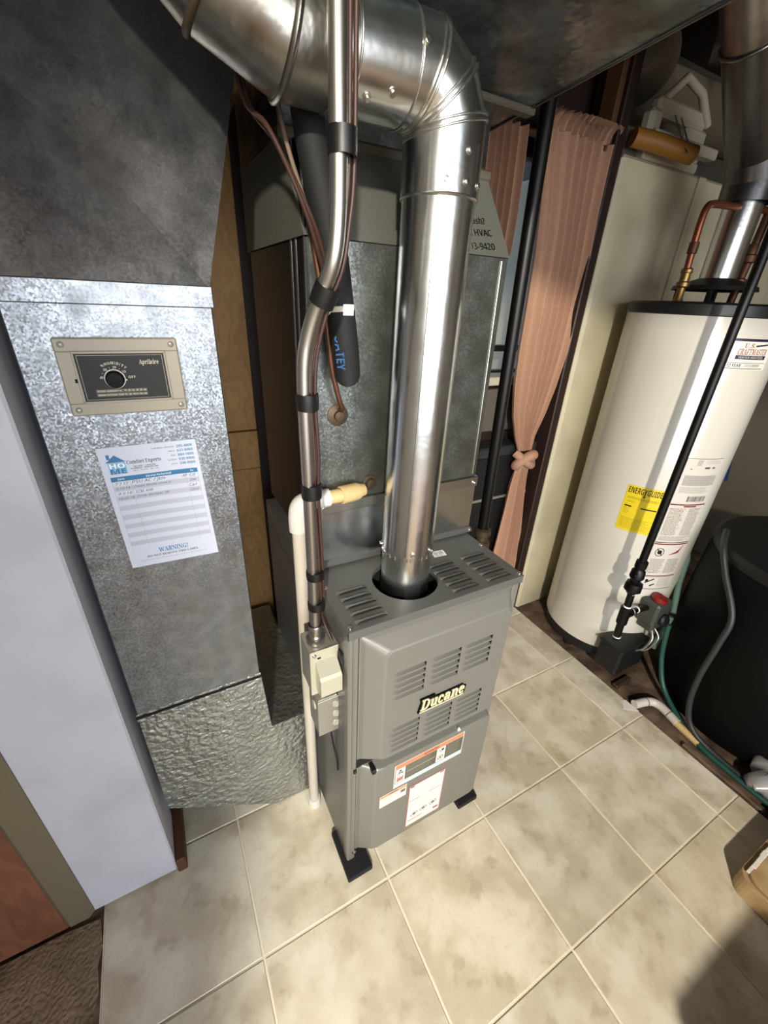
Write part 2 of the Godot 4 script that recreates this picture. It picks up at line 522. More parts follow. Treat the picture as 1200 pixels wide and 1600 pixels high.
func make_materials() -> void:
	var sp := spangle(512, 72, 0.10)
	var sp_n := as_tex(sp[0]); var sp_r := as_tex(sp[1])
	var stain := noise_tex(0.006, [[0.0, g1(0.86)], [0.45, g1(0.92)], [0.7, g1(0.96)], [1.0, g1(1.0)]], 3, 512, 5, FastNoiseLite.TYPE_SIMPLEX_SMOOTH, 30.0)
	var rough_t := noise_tex(0.01, [[0.0, g1(0.32)], [1.0, g1(0.50)]], 8, 256, 5)
	var galv := mat("galvanised", Color(0.55, 0.57, 0.59), 1.0, 0.9)
	galv.albedo_texture = stain
	galv.roughness_texture = rough_t; galv.roughness_texture_channel = BaseMaterial3D.TEXTURE_CHANNEL_RED
	with_bump(tri_planar(galv, 6.0), sp_n, 1.1)
	galv.roughness = 0.95
	var dull: StandardMaterial3D = galv.duplicate(); dull.resource_name = "dull_shaded_galvanised"
	dull.albedo_color = Color(0.44, 0.44, 0.445); dull.roughness = 0.75  # darker copy of the galvanised sheet, holds the flared section's dark reflection
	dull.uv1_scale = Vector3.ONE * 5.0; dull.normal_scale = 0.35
	M["dull_shaded_galvanised"] = dull
	var coil: StandardMaterial3D = galv.duplicate(); coil.resource_name = "coil_sheet"
	coil.albedo_color = Color(0.49, 0.505, 0.485); coil.roughness = 0.9; coil.normal_scale = 0.6; coil.uv1_scale = Vector3.ONE * 4.5
	M["coil_sheet"] = coil
	var boot: StandardMaterial3D = galv.duplicate(); boot.resource_name = "boot_sheet"
	boot.albedo_color = Color(0.70, 0.715, 0.70); boot.roughness = 0.9
	boot.normal_texture = bump_tex(0.06, 6.0, 12, 256, 4); boot.normal_scale = 0.55; boot.uv1_scale = Vector3.ONE * 3.0
	M["boot_sheet"] = boot
	var trunk: StandardMaterial3D = galv.duplicate(); trunk.resource_name = "stained_duct"
	trunk.albedo_color = Color(0.60, 0.66, 0.67); trunk.roughness = 0.85
	trunk.albedo_texture = noise_tex(0.02, [[0.0, g1(0.45)], [0.5, g1(0.7)], [0.75, g1(0.8)], [1.0, g1(1.0)]], 23, 256, 5, FastNoiseLite.TYPE_SIMPLEX_SMOOTH, 20.0)
	trunk.uv1_scale = Vector3.ONE * 1.6
	M["stained_duct"] = trunk
	# new bright flue: faint brushing round the pipe
	var brush := Image.create(8, 512, false, Image.FORMAT_RGB8)
	rng.seed = 5
	for x in 8:
		for y in 512: brush.set_pixel(x, y, g1(0.0))
	var bright := mat("bright_flue", Color(0.86, 0.875, 0.88), 0.2, 1.0)
	bright.normal_enabled = true; bright.normal_texture = bump_tex(0.03, 1.5, 31, 256, 3); bright.normal_scale = 0.12
	bright.roughness_texture = noise_tex(0.015, [[0.0, g1(0.75)], [1.0, g1(1.0)]], 6, 256, 4); bright.roughness = 0.26
	tri_planar(bright, 5.0)
	var old := mat("old_flue", Color(0.70, 0.69, 0.66), 0.34, 1.0)
	old.albedo_texture = noise_tex(0.012, [[0.0, Color(0.55, 0.45, 0.35)], [0.3, g1(0.75)], [1.0, g1(1.0)]], 15, 256, 5)
	tri_planar(old, 3.0)
	with_bump(old, bump_tex(0.03, 3.0, 32, 256, 4), 0.35)
	mat("pale_sheet", Color(0.43, 0.435, 0.40), 0.5, 0.45)
	with_bump(tri_planar(M.pale_sheet, 6.0), sp_n, 0.5)
	mat("dusty_zinc", Color(0.38, 0.36, 0.31), 0.6, 0.5)
	with_bump(tri_planar(M.dusty_zinc, 14.0), bump_tex(0.05, 5.0, 44), 0.4)
	mat("rusty_metal", Color(0.33, 0.28, 0.22), 0.55, 0.7)
	mat("steel", Color(0.78, 0.77, 0.74), 0.28, 1.0)
	mat("conduit_steel", Color(0.72, 0.71, 0.68), 0.34, 1.0)
	mat("zinc_box", Color(0.64, 0.63, 0.59), 0.42, 0.6)
	with_bump(tri_planar(M.zinc_box, 12.0), bump_tex(0.03, 4.0, 41), 0.25)
	mat("cast_box", Color(0.76, 0.75, 0.67), 0.32, 0.4)
	mat("furnace_paint", Color(0.47, 0.465, 0.435), 0.42, 0.2)
	mat("lid_shaded_paint", Color(0.38, 0.385, 0.37), 0.42, 0.2)  # furnace paint darkened for the shade on the lid
	mat("furnace_side", Color(0.38, 0.38, 0.375), 0.36, 0.4)
	mat("side_reflection_dark", Color(0.16, 0.17, 0.19), 0.3, 0.8)
	mat("slot_dark", Color(0.03, 0.03, 0.03), 0.9)  # near black, also put in for the shade inside openings
	mat("black_plastic", Color(0.045, 0.045, 0.05), 0.55)
	mat("rubber", Color(0.05, 0.05, 0.055), 0.85)
	mat("tape", Color(0.035, 0.035, 0.037), 0.45)
	mat("foam", Color(0.035, 0.036, 0.04), 0.75)
	mat("white_print", Color(0.9, 0.9, 0.88), 0.6)
	mat("blue_print", Color(0.10, 0.30, 0.50), 0.6)
	mat("brown_cable", Color(0.22, 0.135, 0.105), 0.5)
	mat("tan_cable", Color(0.42, 0.36, 0.30), 0.5)
	mat("copper", Color(0.55, 0.33, 0.22), 0.4, 0.8)
	mat("old_copper", Color(0.36, 0.24, 0.17), 0.5, 0.6)
	mat("brass", Color(0.62, 0.50, 0.30), 0.4, 0.9)
	mat("pvc", Color(0.74, 0.71, 0.65), 0.4)
	mat("pvc_tan", Color(0.78, 0.68, 0.48), 0.45)
	mat("white_pvc", Color(0.80, 0.78, 0.75), 0.35)
	var white := mat("white_wall", Color(0.755, 0.755, 0.785), 0.55)
	white.albedo_texture = noise_tex(0.01, [[0.0, g1(0.93)], [0.5, g1(0.985)], [1.0, g1(1.0)]], 51, 256, 4)
	tri_planar(white, 1.5)
	var cream := mat("cream_wall", Color(0.77, 0.735, 0.62), 0.6)
	cream.albedo_texture = noise_tex(0.008, [[0.0, g1(0.90)], [0.6, g1(1.0)], [1.0, g1(1.0)]], 52, 256, 4)
	tri_planar(cream, 1.2)
	mat("wall_shade_tan", Color(0.42, 0.385, 0.30), 0.6)  # olive tan put in for soft shade on the white wall
	mat("brown_grey", Color(0.34, 0.315, 0.275), 0.8)  # one even brown grey, also on the apron and small carton
	var door := mat("brown_door", Color.WHITE, 0.5)
	door.albedo_texture = as_tex(wood_image(256, Color(0.50, 0.33, 0.24), Color(0.40, 0.25, 0.17), 61, 14.0))
	tri_planar(door, 1.6)
	var pan := mat("brown_panelling", Color.WHITE, 0.55)
	pan.albedo_texture = as_tex(wood_image(256, Color(0.17, 0.09, 0.06), Color(0.11, 0.055, 0.04), 62, 14.0))
	tri_planar(pan, 1.6)
	var pine := mat("pine", Color.WHITE, 0.6)
	pine.albedo_texture = as_tex(wood_image(256, Color(0.74, 0.58, 0.36), Color(0.63, 0.46, 0.26), 63, 8.0))
	tri_planar(pine, 2.0)
	var joist := mat("joist_wood", Color.WHITE, 0.8)
	joist.albedo_texture = as_tex(wood_image(128, Color(0.20, 0.14, 0.09), Color(0.13, 0.09, 0.06), 64, 8.0))
	tri_planar(joist, 1.5)
	mat("post_wood", Color(0.33, 0.20, 0.10), 0.7)
	mat("ochre_wood", Color(0.55, 0.37, 0.12), 0.55)
	# vinyl tiles
	var ti := as_tex(tile_image(512, Color(0.85, 0.815, 0.735), Color(0.655, 0.60, 0.505), Color(0.90, 0.875, 0.805), 7))
	var tbump := bump_tex(0.02, 3.0, 71, 256, 5)
	for k in 4:
		var m := mat("tile_%d" % k, [Color(1, 1, 1), Color(0.97, 0.965, 0.955), Color(0.985, 0.975, 0.95), Color(0.95, 0.95, 0.945)][k], 0.42)
		m.albedo_texture = ti
		tri_planar(m, 1.35)
		m.uv1_offset = Vector3(0.27 * k, 0.0, 0.41 * k)
		with_bump(m, tbump, 0.15)
	mat("grout", Color(0.92, 0.885, 0.80), 0.5)
	var conc := mat("concrete", Color.WHITE, 0.7)
	conc.albedo_texture = noise_tex(0.02, [[0.0, Color(0.20, 0.15, 0.11)], [0.5, Color(0.38, 0.31, 0.25)], [1.0, Color(0.52, 0.44, 0.37)]], 81, 256, 5)
	tri_planar(conc, 1.5)
	with_bump(conc, bump_tex(0.04, 4.0, 82), 0.3)
	var carpet := mat("carpet", Color.WHITE, 0.95)
	carpet.albedo_texture = noise_tex(0.015, [[0.0, Color(0.42, 0.35, 0.27)], [0.5, Color(0.54, 0.46, 0.36)], [1.0, Color(0.62, 0.54, 0.44)]], 83, 256, 5)
	tri_planar(carpet, 2.0)
	with_bump(carpet, bump_tex(0.15, 4.0, 84), 0.35)
	# heater
	var enamel := mat("heater_enamel", Color(0.80, 0.785, 0.735), 0.22)
	enamel.clearcoat_enabled = true; enamel.clearcoat = 0.5; enamel.clearcoat_roughness = 0.08
	mat("heater_rim", Color(0.16, 0.165, 0.16), 0.4, 0.5)
	mat("black_iron", Color(0.055, 0.047, 0.042), 0.42, 0.4)
	mat("grey_valve", Color(0.30, 0.31, 0.29), 0.5, 0.4)
	mat("red_knob", Color(0.50, 0.09, 0.07), 0.45)
	mat("green_hose", Color(0.13, 0.30, 0.26), 0.4)
	mat("pale_green", Color(0.33, 0.44, 0.40), 0.6)
	mat("grey_hose", Color(0.16, 0.16, 0.165), 0.5)
	mat("blue_plastic", Color(0.04, 0.12, 0.30), 0.4)
	mat("barrel_black", Color(0.006, 0.006, 0.006), 0.6, 0.0, 0.3)
	# curtain
	var cloth := mat("curtain_cloth", Color(0.69, 0.53, 0.43), 0.85)
	cloth.albedo_texture = noise_tex(0.05, [[0.0, g1(0.9)], [1.0, g1(1.0)]], 91, 128, 3)
	tri_planar(cloth, 8.0)
	cloth.backlight_enabled = true; cloth.backlight = Color(0.20, 0.12, 0.08)
	# footstool
	var vin := mat("tan_vinyl", Color(0.72, 0.63, 0.46), 0.5)
	vin.albedo_texture = noise_tex(0.02, [[0.0, Color(0.85, 0.75, 0.72)], [0.6, g1(1.0)], [1.0, g1(1.0)]], 93, 128, 4)
	tri_planar(vin, 3.0)
	mat("torn_lining", Color(0.88, 0.86, 0.82), 0.8)
	mat("silver_bag", Color(0.70, 0.69, 0.70), 0.3, 0.35)
	mat("white_plastic", Color(0.72, 0.68, 0.60), 0.5)
	mat("grey_duct", Color(0.42, 0.38, 0.32), 0.6, 0.2)
	mat("glass", Color(1, 1, 1, 0.06), 0.02)
	M.glass.transparency = BaseMaterial3D.TRANSPARENCY_ALPHA
	mat("beige_frame", Color(0.60, 0.57, 0.50), 0.45)
	mat("dial_black", Color(0.03, 0.028, 0.03), 0.5, 0.0, 0.25)
	mat("gold", Color(0.93, 0.88, 0.70), 0.35, 0.15)
	mat("lamp_glass", Color(0.9, 0.86, 0.78), 0.5)
	M.lamp_glass.emission_enabled = true; M.lamp_glass.emission = Color(1.0, 0.88, 0.68); M.lamp_glass.emission_energy_multiplier = 2.5
	mat("room_wall", Color(0.72, 0.68, 0.60), 0.8)
	mat("leaf", Color(0.16, 0.34, 0.10), 0.6)
	mat("lawn", Color(0.25, 0.38, 0.14), 0.9)
	mat("carton", Color(0.52, 0.40, 0.26), 0.8)

# ------------------------------------------------------------------ builders
func _ready() -> void:
	# camera
	var cam := Camera3D.new()
	cam.name = "camera"
	add_child(cam)
	cam.transform = Transform3D(Basis(Vector3(0.88266, 0.042801, 0.46806), Vector3(0.179516, 0.889648, -0.41988), Vector3(-0.43438, 0.454636, 0.777573)).orthonormalized(), Vector3(0.01328, 1.4067, 0.45662))
	cam.keep_aspect = Camera3D.KEEP_HEIGHT
	cam.fov = 101.9396
	cam.near = 0.02
	cam.current = true
	# sky, exposure
	var env := Environment.new()
	var sky := Sky.new()
	var sm := ProceduralSkyMaterial.new()
	sm.sky_top_color = Color(0.62, 0.76, 0.98); sm.sky_horizon_color = Color(0.90, 0.95, 1.0)
	sm.ground_horizon_color = Color(0.62, 0.64, 0.60); sm.ground_bottom_color = Color(0.42, 0.43, 0.38)
	sm.energy_multiplier = 1.0
	sky.sky_material = sm
	env.background_mode = Environment.BG_SKY
	env.sky = sky
	env.background_energy_multiplier = 1.6
	env.tonemap_mode = Environment.TONE_MAPPER_LINEAR
	env.tonemap_exposure = 1.08
	env.sdfgi_enabled = true; env.ssao_enabled = true; env.ssil_enabled = true
	var we := WorldEnvironment.new()
	we.name = "world_environment"
	we.environment = env
	add_child(we)
	# daylight that comes in through the glass door behind the viewer
	var day := AreaLight3D.new()
	day.name = "glass_door_daylight"
	day.area_size = Vector2(3.2, 1.4)
	day.light_color = Color(0.95, 0.965, 1.0)
	day.light_energy = 10.0
	day.area_range = 12.0
	day.shadow_enabled = true
	add_child(day)
	day.transform = Transform3D(Basis(), Vector3(-0.30, 1.28, 3.0))
	make_materials()
	build_room()
	build_tiles()
	build_ceiling_lamp()
	build_return_duct()
	build_trunk()
	build_coil()
	build_furnace()
	build_flue()
	build_heater()
	build_heater_pipes()
	build_electrical()
	build_lines()
	build_humidistat()
	build_service_sheet()
	build_window_side()
	build_right_side()
	build_ledge()

func build_room() -> void:
	# rough slab everywhere, the tiles lie on it
	struct("floor", bx(Vector3(-2.6, -0.2, -1.4), Vector3(3.2, -0.012, 3.2)), M.concrete)
	# white panel wall on the left, the duct stands beside it
	var wl := struct("wall_left", bx(Vector3(-0.405, 0.012, -0.40), Vector3(-0.165, 1.44, -0.272), 0.004), M.white_wall)
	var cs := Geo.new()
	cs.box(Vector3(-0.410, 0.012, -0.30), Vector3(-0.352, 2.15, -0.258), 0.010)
	struct("shade_trim_0", cs, M.wall_shade_tan)  # added strip; its colour stands in for shade at the wall's left end
	var bb := Geo.new(); bb.box(Vector3(-0.165, -0.012, -0.80), Vector3(-0.141, 0.052, -0.27), 0.003)
	struct("baseboard_left", bb, M.post_wood)
	struct("door_1", sub(bx(Vector3(-1.25, 0.0, -0.330), Vector3(-0.405, 2.05, -0.268), 0.006), Vector3(-1.13, 0.15, -0.268), Vector3(-0.53, 1.9, -0.262), 0.004), M.brown_door)
	struct("wall_left_far", bx(Vector3(-2.6, -0.05, -0.86), Vector3(-1.25, 2.3, -0.30)), M.room_wall)
	# back wall with the window opening
	var wb := Geo.new()
	wb.box(Vector3(-0.9, -0.05, -1.02), Vector3(0.86, 2.5, -0.87))
	wb.box(Vector3(0.86, -0.05, -1.02), Vector3(1.62, 1.135, -0.87))
	wb.box(Vector3(0.86, 1.90, -1.02), Vector3(1.62, 2.5, -0.87))
	wb.box(Vector3(1.50, 1.135, -1.02), Vector3(1.62, 1.90, -0.87))
	struct("wall_back", wb, M.brown_panelling)
	# cream foundation wall behind the heater; its top is a ledge
	struct("wall_back_cream", bx(Vector3(1.497, -0.05, -1.25), Vector3(3.2, 1.865, -0.712), 0.01), M.cream_wall)
	struct("trim_1", bx(Vector3(1.455, -0.012, -0.85), Vector3(1.497, 2.2, -0.722), 0.004), M.brown_panelling)
	struct("trim_2", bx(Vector3(1.925, 0.0, -0.714), Vector3(1.965, 1.86, -0.700), 0.003), M.cream_wall)
	struct("wall_back_upper", bx(Vector3(1.62, 1.865, -1.40), Vector3(3.2, 2.5, -1.25)), M.brown_grey)
	struct("wall_right", bx(Vector3(3.05, -0.05, -1.25), Vector3(3.2, 2.5, 3.2)), M.brown_grey)
	# behind the viewer: wall with the sliding glass door, and the left end of the room
	var wf := Geo.new()
	wf.box(Vector3(-2.6, -0.05, 3.05), Vector3(-2.02, 2.5, 3.2))
	wf.box(Vector3(1.43, -0.05, 3.05), Vector3(3.2, 2.5, 3.2))
	wf.box(Vector3(-2.02, 2.1, 3.05), Vector3(1.43, 2.5, 3.2))
	struct("wall_front", wf, M.room_wall)
	struct("wall_left_end", bx(Vector3(-2.75, -0.05, -0.9), Vector3(-2.6, 2.5, 3.2)), M.room_wall)
	var gd := Node3D.new(); gd.name = "door_2"; add_child(gd); gd.set_meta("kind", "structure")
	var fr := Geo.new()
	for x in [-2.02, -0.89, 0.25, 1.38]: fr.box(Vector3(x, 0.0, 3.08), Vector3(x + 0.05, 2.1, 3.14), 0.004)
	fr.box(Vector3(-2.02, -0.012, 3.08), Vector3(1.43, 0.06, 3.14), 0.004); fr.box(Vector3(-2.02, 2.05, 3.08), Vector3(1.43, 2.1, 3.14), 0.004)
	part("frame", fr, M.white_plastic, gd)
	for x in [-1.97, -0.84, 0.30]: part("pane", bx(Vector3(x, 0.06, 3.105), Vector3(x + 1.08, 2.05, 3.111)), M.glass, gd)
	# ceiling: boards over dark joists
	var ceil_ := struct("ceiling", bx(Vector3(-2.75, 2.45, -1.4), Vector3(3.2, 2.6, 3.2)), M.joist_wood)
	for k in 9:
		var x := -2.2 + k * 0.6
		part("joist", bx(Vector3(x, 2.22, -0.85), Vector3(x + 0.045, 2.45, 3.05), 0.003), M.joist_wood, ceil_)
	struct("wall_added_left", sub(bx(Vector3(-0.73, 0.0, -0.262), Vector3(-0.68, 2.22, 1.40), 0.004), Vector3(-0.74, 0.0, 1.28), Vector3(-0.515, 2.22, 1.40), 0.004), M.room_wall)  # unseen partition added to block lamp and daylight from the left side
	struct("ground", bx(Vector3(-9, -0.4, 3.2), Vector3(6, -0.15, 12)), M.lawn)
	struct("ground", bx(Vector3(-6, 0.3, -9), Vector3(6, 0.75, -1.4)), M.lawn)

func build_tiles() -> void:
	var bed := bx(Vector3(-0.337, -0.0119, -0.87), Vector3(1.478, -0.0035, 0.661))
	var fl: MeshInstance3D = get_node("floor")
	part("grout_bed", bed, M.grout, fl)
	rng.seed = 4
	var gap := 0.0028
	for i in range(-1, 5):
		for j in range(-3, 2):
			var x0 := i * TX; var x1 := minf((i + 1) * TX, 1.478)
			var z0 := maxf(j * TZ, -0.868); var z1 := (j + 1) * TZ
			if z1 <= z0: continue
			var g := Geo.new()
			g.box(Vector3(x0 + gap, -0.0035, z0 + gap), Vector3(x1 - gap, rng.randf_range(-0.0004, 0.0002), z1 - gap), 0.0012)
			part("tile", g, M["tile_%d" % rng.randi_range(0, 3)], fl)
	# worn vinyl past the tile edge on the left, lying lower
	var cp := Geo.new()
	var poly := PackedVector2Array([Vector2(-2.5, 0.265), Vector2(-0.42, 0.265)])
	for p in [[-0.345, .258], [-0.338, .2], [-0.346, .165], [-0.341, .12], [-0.352, .07], [-0.343, .03], [-0.35, -.05], [-0.345, -.3], [-0.35, -1.6], [-2.5, -1.6]]: poly.append(Vector2(p[0], p[1]))
	cp.t = Transform3D(Basis(Vector3(1, 0, 0), Vector3(0, 0, -1), Vector3(0, 1, 0)), Vector3(0, 0, 0))
	cp.prism(poly, -0.0119, -0.005)
	tag(part("floor_covering", cp, M.carpet, self), "worn brown floor covering left of the pale tiles, by the brown door", "carpet")
	struct("floor_far", bx(Vector3(-0.34, -0.0119, 0.662), Vector3(3.0, -0.004, 3.05), 0.001), M.carpet)  # dark carpet put on this unseen floor so the duct reflects less light
	var chip := Geo.new()
	chip.t = cp.t
	chip.prism(PackedVector2Array([Vector2(1.43, .052), Vector2(1.477, .018), Vector2(1.477, .075), Vector2(1.462, .082)]), -0.001, 0.0012)
	tag(part("paper_scrap", chip, M.torn_lining, self), "small white paper scrap at the tile edge near the white floor pipe", "scrap")

func build_ceiling_lamp() -> void:
	var c := Vector3(-0.72, 2.05, 2.0)
	var t := thing("ceiling_lamp", c, "bare warm bulb in a round holder under the dark joists behind the viewer", "lamp")
	var at := Transform3D(Basis(), Vector3(c.x, 0, c.z))
	part("holder", lt([Vector2(0, 2.22), Vector2(0.06, 2.22), Vector2(0.055, 2.18), Vector2(0.025, 2.15), Vector2(0.022, 2.11), Vector2(0, 2.11)], at), M.white_plastic, t)
	part("bulb", lt([Vector2(0.018, 2.115), Vector2(0.022, 2.09), Vector2(0.038, 2.065), Vector2(0.046, 2.04), Vector2(0.042, 2.012), Vector2(0.025, 1.994), Vector2(0, 1.99)], at), M.lamp_glass, t)
	var l := OmniLight3D.new()
	l.name = "lamp_light"
	l.light_color = Color(1.0, 0.965, 0.90)
	l.light_energy = 9.2
	l.omni_range = 12.0; l.omni_attenuation = 2.0
	l.light_size = 0.05
	l.shadow_enabled = true
	t.add_child(l)
	l.position = Vector3(0, -0.01, 0)

func build_return_duct() -> void:
	var t := thing("return_duct", Vector3(-0.015, 0, -0.5), "tall galvanised return air duct with a flared upper section beside the white wall", "duct")
	var x0 := -0.150; var x1 := 0.117; var zf := -0.32; var zb := -0.82
	part("duct_body", bx(Vector3(x0, 0.562, zb), Vector3(x1, 1.385, zf), 0.002), M.galvanised, t)
	# flared and cross-broken upper section; its dark reflection is put into the colour
	var g := Geo.new()
	var a := Vector3(x0, 1.412, zf); var b := Vector3(x1, 1.412, zf); var c := Vector3(0.230, 1.80, zf - 0.085); var d := Vector3(x0 - 0.16, 1.80, zf - 0.085)
	var m := Vector3(-0.01, 1.63, zf - 0.040)
	var lo_m := m + Vector3(0, -0.06, 0.0)
	for q in [[a, b, lo_m], [b, c, lo_m], [c, d, lo_m], [d, a, lo_m]]:
		var nn: Vector3 = (q[1] - q[0]).cross(q[2] - q[0]).normalized()
		g.tri(q[0], q[1], q[2], nn, nn, nn)
	var e := Vector3(0, 0, zb - zf)
	g.quad(b, b + e, c + e, c); g.quad(a + e, a, d, d + e); g.quad(c, c + e, d + e, d); g.quad(b + e, a + e, d + e, c + e)
	part("flared_section", g, M.dull_shaded_galvanised, t, "flared upper section with crossed creases, coloured darker for its dark reflection")
	var s := Geo.new()
	s.box(Vector3(x0 - 0.002, 1.383, zf - 0.01), Vector3(x1 + 0.003, 1.414, zf + 0.004), 0.0015)
	s.box(Vector3(x1 - 0.01, 1.383, zb), Vector3(x1 + 0.003, 1.414, zf), 0.0015)
	part("drive_cleat", s, M.galvanised, t)
	# elbow boot into the furnace: heel cut at a slant
	var bt := Geo.new()
	var poly := PackedVector2Array([Vector2(x0, 0.560), Vector2(x0, 0.209), Vector2(0.118, 0.006), Vector2(0.249, 0.004), Vector2(0.249, 0.365), Vector2(0.130, 0.362), Vector2(x1 + 0.002, 0.560)])
	bt.prism(poly, zb, zf + 0.001)
	part("elbow_boot", bt, M.boot_sheet, t, "hammered looking galvanised boot into the furnace")
	var sm := Geo.new()
	sm.box(Vector3(x0 - 0.004, 0.557, zf - 0.02), Vector3(x1 + 0.004, 0.564, zf + 0.003), 0.001)
	part("seam", sm, M.slot_dark, t)
	part("seam_rib", sub(bx(Vector3(x0 - 0.003, 0.549, zf), Vector3(x1 + 0.003, 0.557, zf + 0.002), 0.001), Vector3(x0 - 0.003, 0.565, zf - 0.01), Vector3(x1 + 0.002, 0.571, zf + 0.001), 0.0005), M.boot_sheet, t)

func build_trunk() -> void:
	var t := thing("supply_trunk", Vector3(0.53, 1.76, -0.2), "wide stained sheet metal supply duct running overhead above the furnace", "duct")
	var g := Geo.new()
	g.t = Transform3D(Basis(Vector3(1, 0, 0), Vector3(0, 0, 1), Vector3(0, -1, 0)), Vector3(0, 0, 0))
	# polygon in x, z; prism height is -y
	g.prism(PackedVector2Array([Vector2(0.27, -0.80), Vector2(0.805, -0.80), Vector2(0.792, -0.54), Vector2(0.735, 0.0), Vector2(0.70, 1.6), Vector2(0.27, 1.6)]), -2.10, -1.762)
	part("duct_body", g, M.stained_duct, t)
	part("edge_hem", tb([Vector3(0.808, 1.763, -0.80), Vector3(0.795, 1.763, -0.54), Vector3(0.738, 1.763, 0.0), Vector3(0.703, 1.763, 1.6)], 0.005, 8), M.dull_shaded_galvanised, t)
	part("cross_cleat", bx(Vector3(0.64, 1.750, -0.412), Vector3(0.790, 1.763, -0.386), 0.003), M.dusty_zinc, t)

func build_coil() -> void:
	var t := thing("coil_cabinet", Vector3(0.478, 0.858, -0.49), "galvanised cooling coil cabinet standing on the furnace behind the bright flue", "cabinet")
	var x0 := 0.268; var x1 := 0.688; var zf := -0.288; var zb := -0.70
	part("cabinet_body", bx(Vector3(x0, 1.022, zb), Vector3(x1, 1.492, zf), 0.002), M.coil_sheet, t)
	# base collar of new bright sheet
	var col := bx(Vector3(x0 + 0.004, 0.872, zb), Vector3(x1 + 0.004, 1.0, zf + 0.001), 0.001)
	part("base_collar", col, M.bright_flue, t, "bright new sheet metal collar")
	var fl := Geo.new()
	fl.box(Vector3(x0 + 0.001, 0.996, zf - 0.02), Vector3(x1 + 0.006, 1.022, zf + 0.005), 0.0015)
	part("upper_flange", fl, M.steel, t)
	fl = Geo.new()
	fl.box(Vector3(x0, 0.861, zf - 0.02), Vector3(x1 + 0.006, 0.877, zf + 0.007), 0.0015)
	part("lower_flange", fl, M.furnace_side, t)
	for q in [[0.283, 1.009], [0.683, 1.006], [0.287, 0.869], [0.690, 0.869]]:
		place("screw", screw_mesh(0.005, 0.006), M.steel, t, along(Vector3(0, 0, 1), Vector3(q[0], q[1], zf + 0.005)))
	# sloping transition up to the trunk
	var g := Geo.new()
	var yb := 1.492; var yt := 1.635; var zt := -0.388
	var ta := 0.262; var tb_ := 0.690
	g.quad(Vector3(ta, yb, zf), Vector3(tb_, yb, zf), Vector3(tb_, yt, zt), Vector3(ta, yt, zt))
	g.quad(Vector3(tb_, yb, zf), Vector3(tb_, yb, zb), Vector3(tb_, yt, zb), Vector3(tb_, yt, zt))
	g.quad(Vector3(ta, yb, zb), Vector3(ta, yb, zf), Vector3(ta, yt, zt), Vector3(ta, yt, zb))
	g.quad(Vector3(ta, yt, zt), Vector3(tb_, yt, zt), Vector3(tb_, yt, zb), Vector3(ta, yt, zb))
	g.quad(Vector3(tb_, yb, zb), Vector3(ta, yb, zb), Vector3(ta, yt, zb), Vector3(tb_, yt, zb))
	part("sloped_transition", g, M.pale_sheet, t)
	part("upper_collar", bx(Vector3(ta, yt, zb), Vector3(tb_, 1.762, zt - 0.01), 0.002), M.dull_shaded_galvanised, t)
	var crust := Geo.new()
	crust.box(Vector3(ta - 0.004, yt - 0.006, zt - 0.02), Vector3(tb_ + 0.006, yt + 0.014, zt + 0.006), 0.004)
	part("corroded_flange", crust, M.dusty_zinc, t)
	# side edge seams
	part("edge_seam", tb([Vector3(0.676, 1.03, zf + 0.001), Vector3(0.670, 1.485, zf + 0.001)], 0.0022, 6), M.steel, t)
	for z in [-0.30, -0.345, -0.372]:
		part("side_rib", bx(Vector3(x0 - 0.004, 0.90, z - 0.004), Vector3(x0 + 0.002, 1.62, z + 0.004), 0.0015), M.dull_shaded_galvanised, t)
	part("side_panel", bx(Vector3(x0 - 0.002, 0.88, -0.69), Vector3(x0 + 0.001, 1.62, -0.295), 0.0005), M.side_reflection_dark, t)  # reflection of the dark wood is painted in as this sheet's colour
	# drain plug and stub
	place("drain_plug", lt([Vector2(0.017, 0), Vector2(0.017, 0.004), Vector2(0.011, 0.005), Vector2(0.009, 0.011), Vector2(0, 0.012)], Transform3D(), 20).mesh(), M.rusty_metal, t, along(Vector3(0, 0, 1), Vector3(0.388, 1.053, zf)))
	# felt pen note on the slope
	var up := (Vector3(0, yt, zt) - Vector3(0, yb, zf)).normalized()
	var nn := Vector3(1, 0, 0).cross(up)
	var k := 0
	for s in ["- wash?", "EZ HVAC", "93-9420"]:
		var tm := text_mesh(s, "sans", 0.02)
		var bb := tm.get_aabb()
		var w: float = [0.052, 0.066, 0.062][k]
		var h := 0.014
		var bs := Basis(Vector3(1, 0.06, 0).normalized() * (w / bb.size.x), up * (h / bb.size.y), nn * 0.03)
		var at: Vector3 = Vector3([0.622, 0.624, 0.625][k], yb, zf) + up * [0.072, 0.047, 0.018][k] + nn * 0.0006
		var o := part("handwriting", tm, M.dial_black, t)
		o.transform = Transform3D(bs, at - t.position)
		k += 1

func louver(w: float, h: float, d: float) -> ArrayMesh:
	# pressed hood along x, lower edge closed by a dark strip for the opening's shade; local origin at the left end, z outward
	var am := ArrayMesh.new()
	var g := Geo.new()
	var rows := []
	for i in 7:
		var u := float(i) / 6.0
		var row := PackedVector3Array()
		for j in 13:
			var s := float(j) / 12.0
			var taper := sqrt(clampf(1.0 - pow(absf(s * 2.0 - 1.0), 5.0), 0, 1))
			var hh := d * sin(u * PI * 0.5) * taper
			row.append(Vector3(s * w, h * (1.0 - u), hh))
		rows.append(row)
	g.sheet(rows, true)
	g.mesh(am, M.furnace_paint)
	var k := Geo.new()
	for j in 12:
		var a: Vector3 = rows[6][j]; var b: Vector3 = rows[6][j + 1]
		k.quad(Vector3(a.x, a.y, -0.0004), Vector3(b.x, b.y, -0.0004), b, a)
	k.mesh(am, M.slot_dark)
	return am

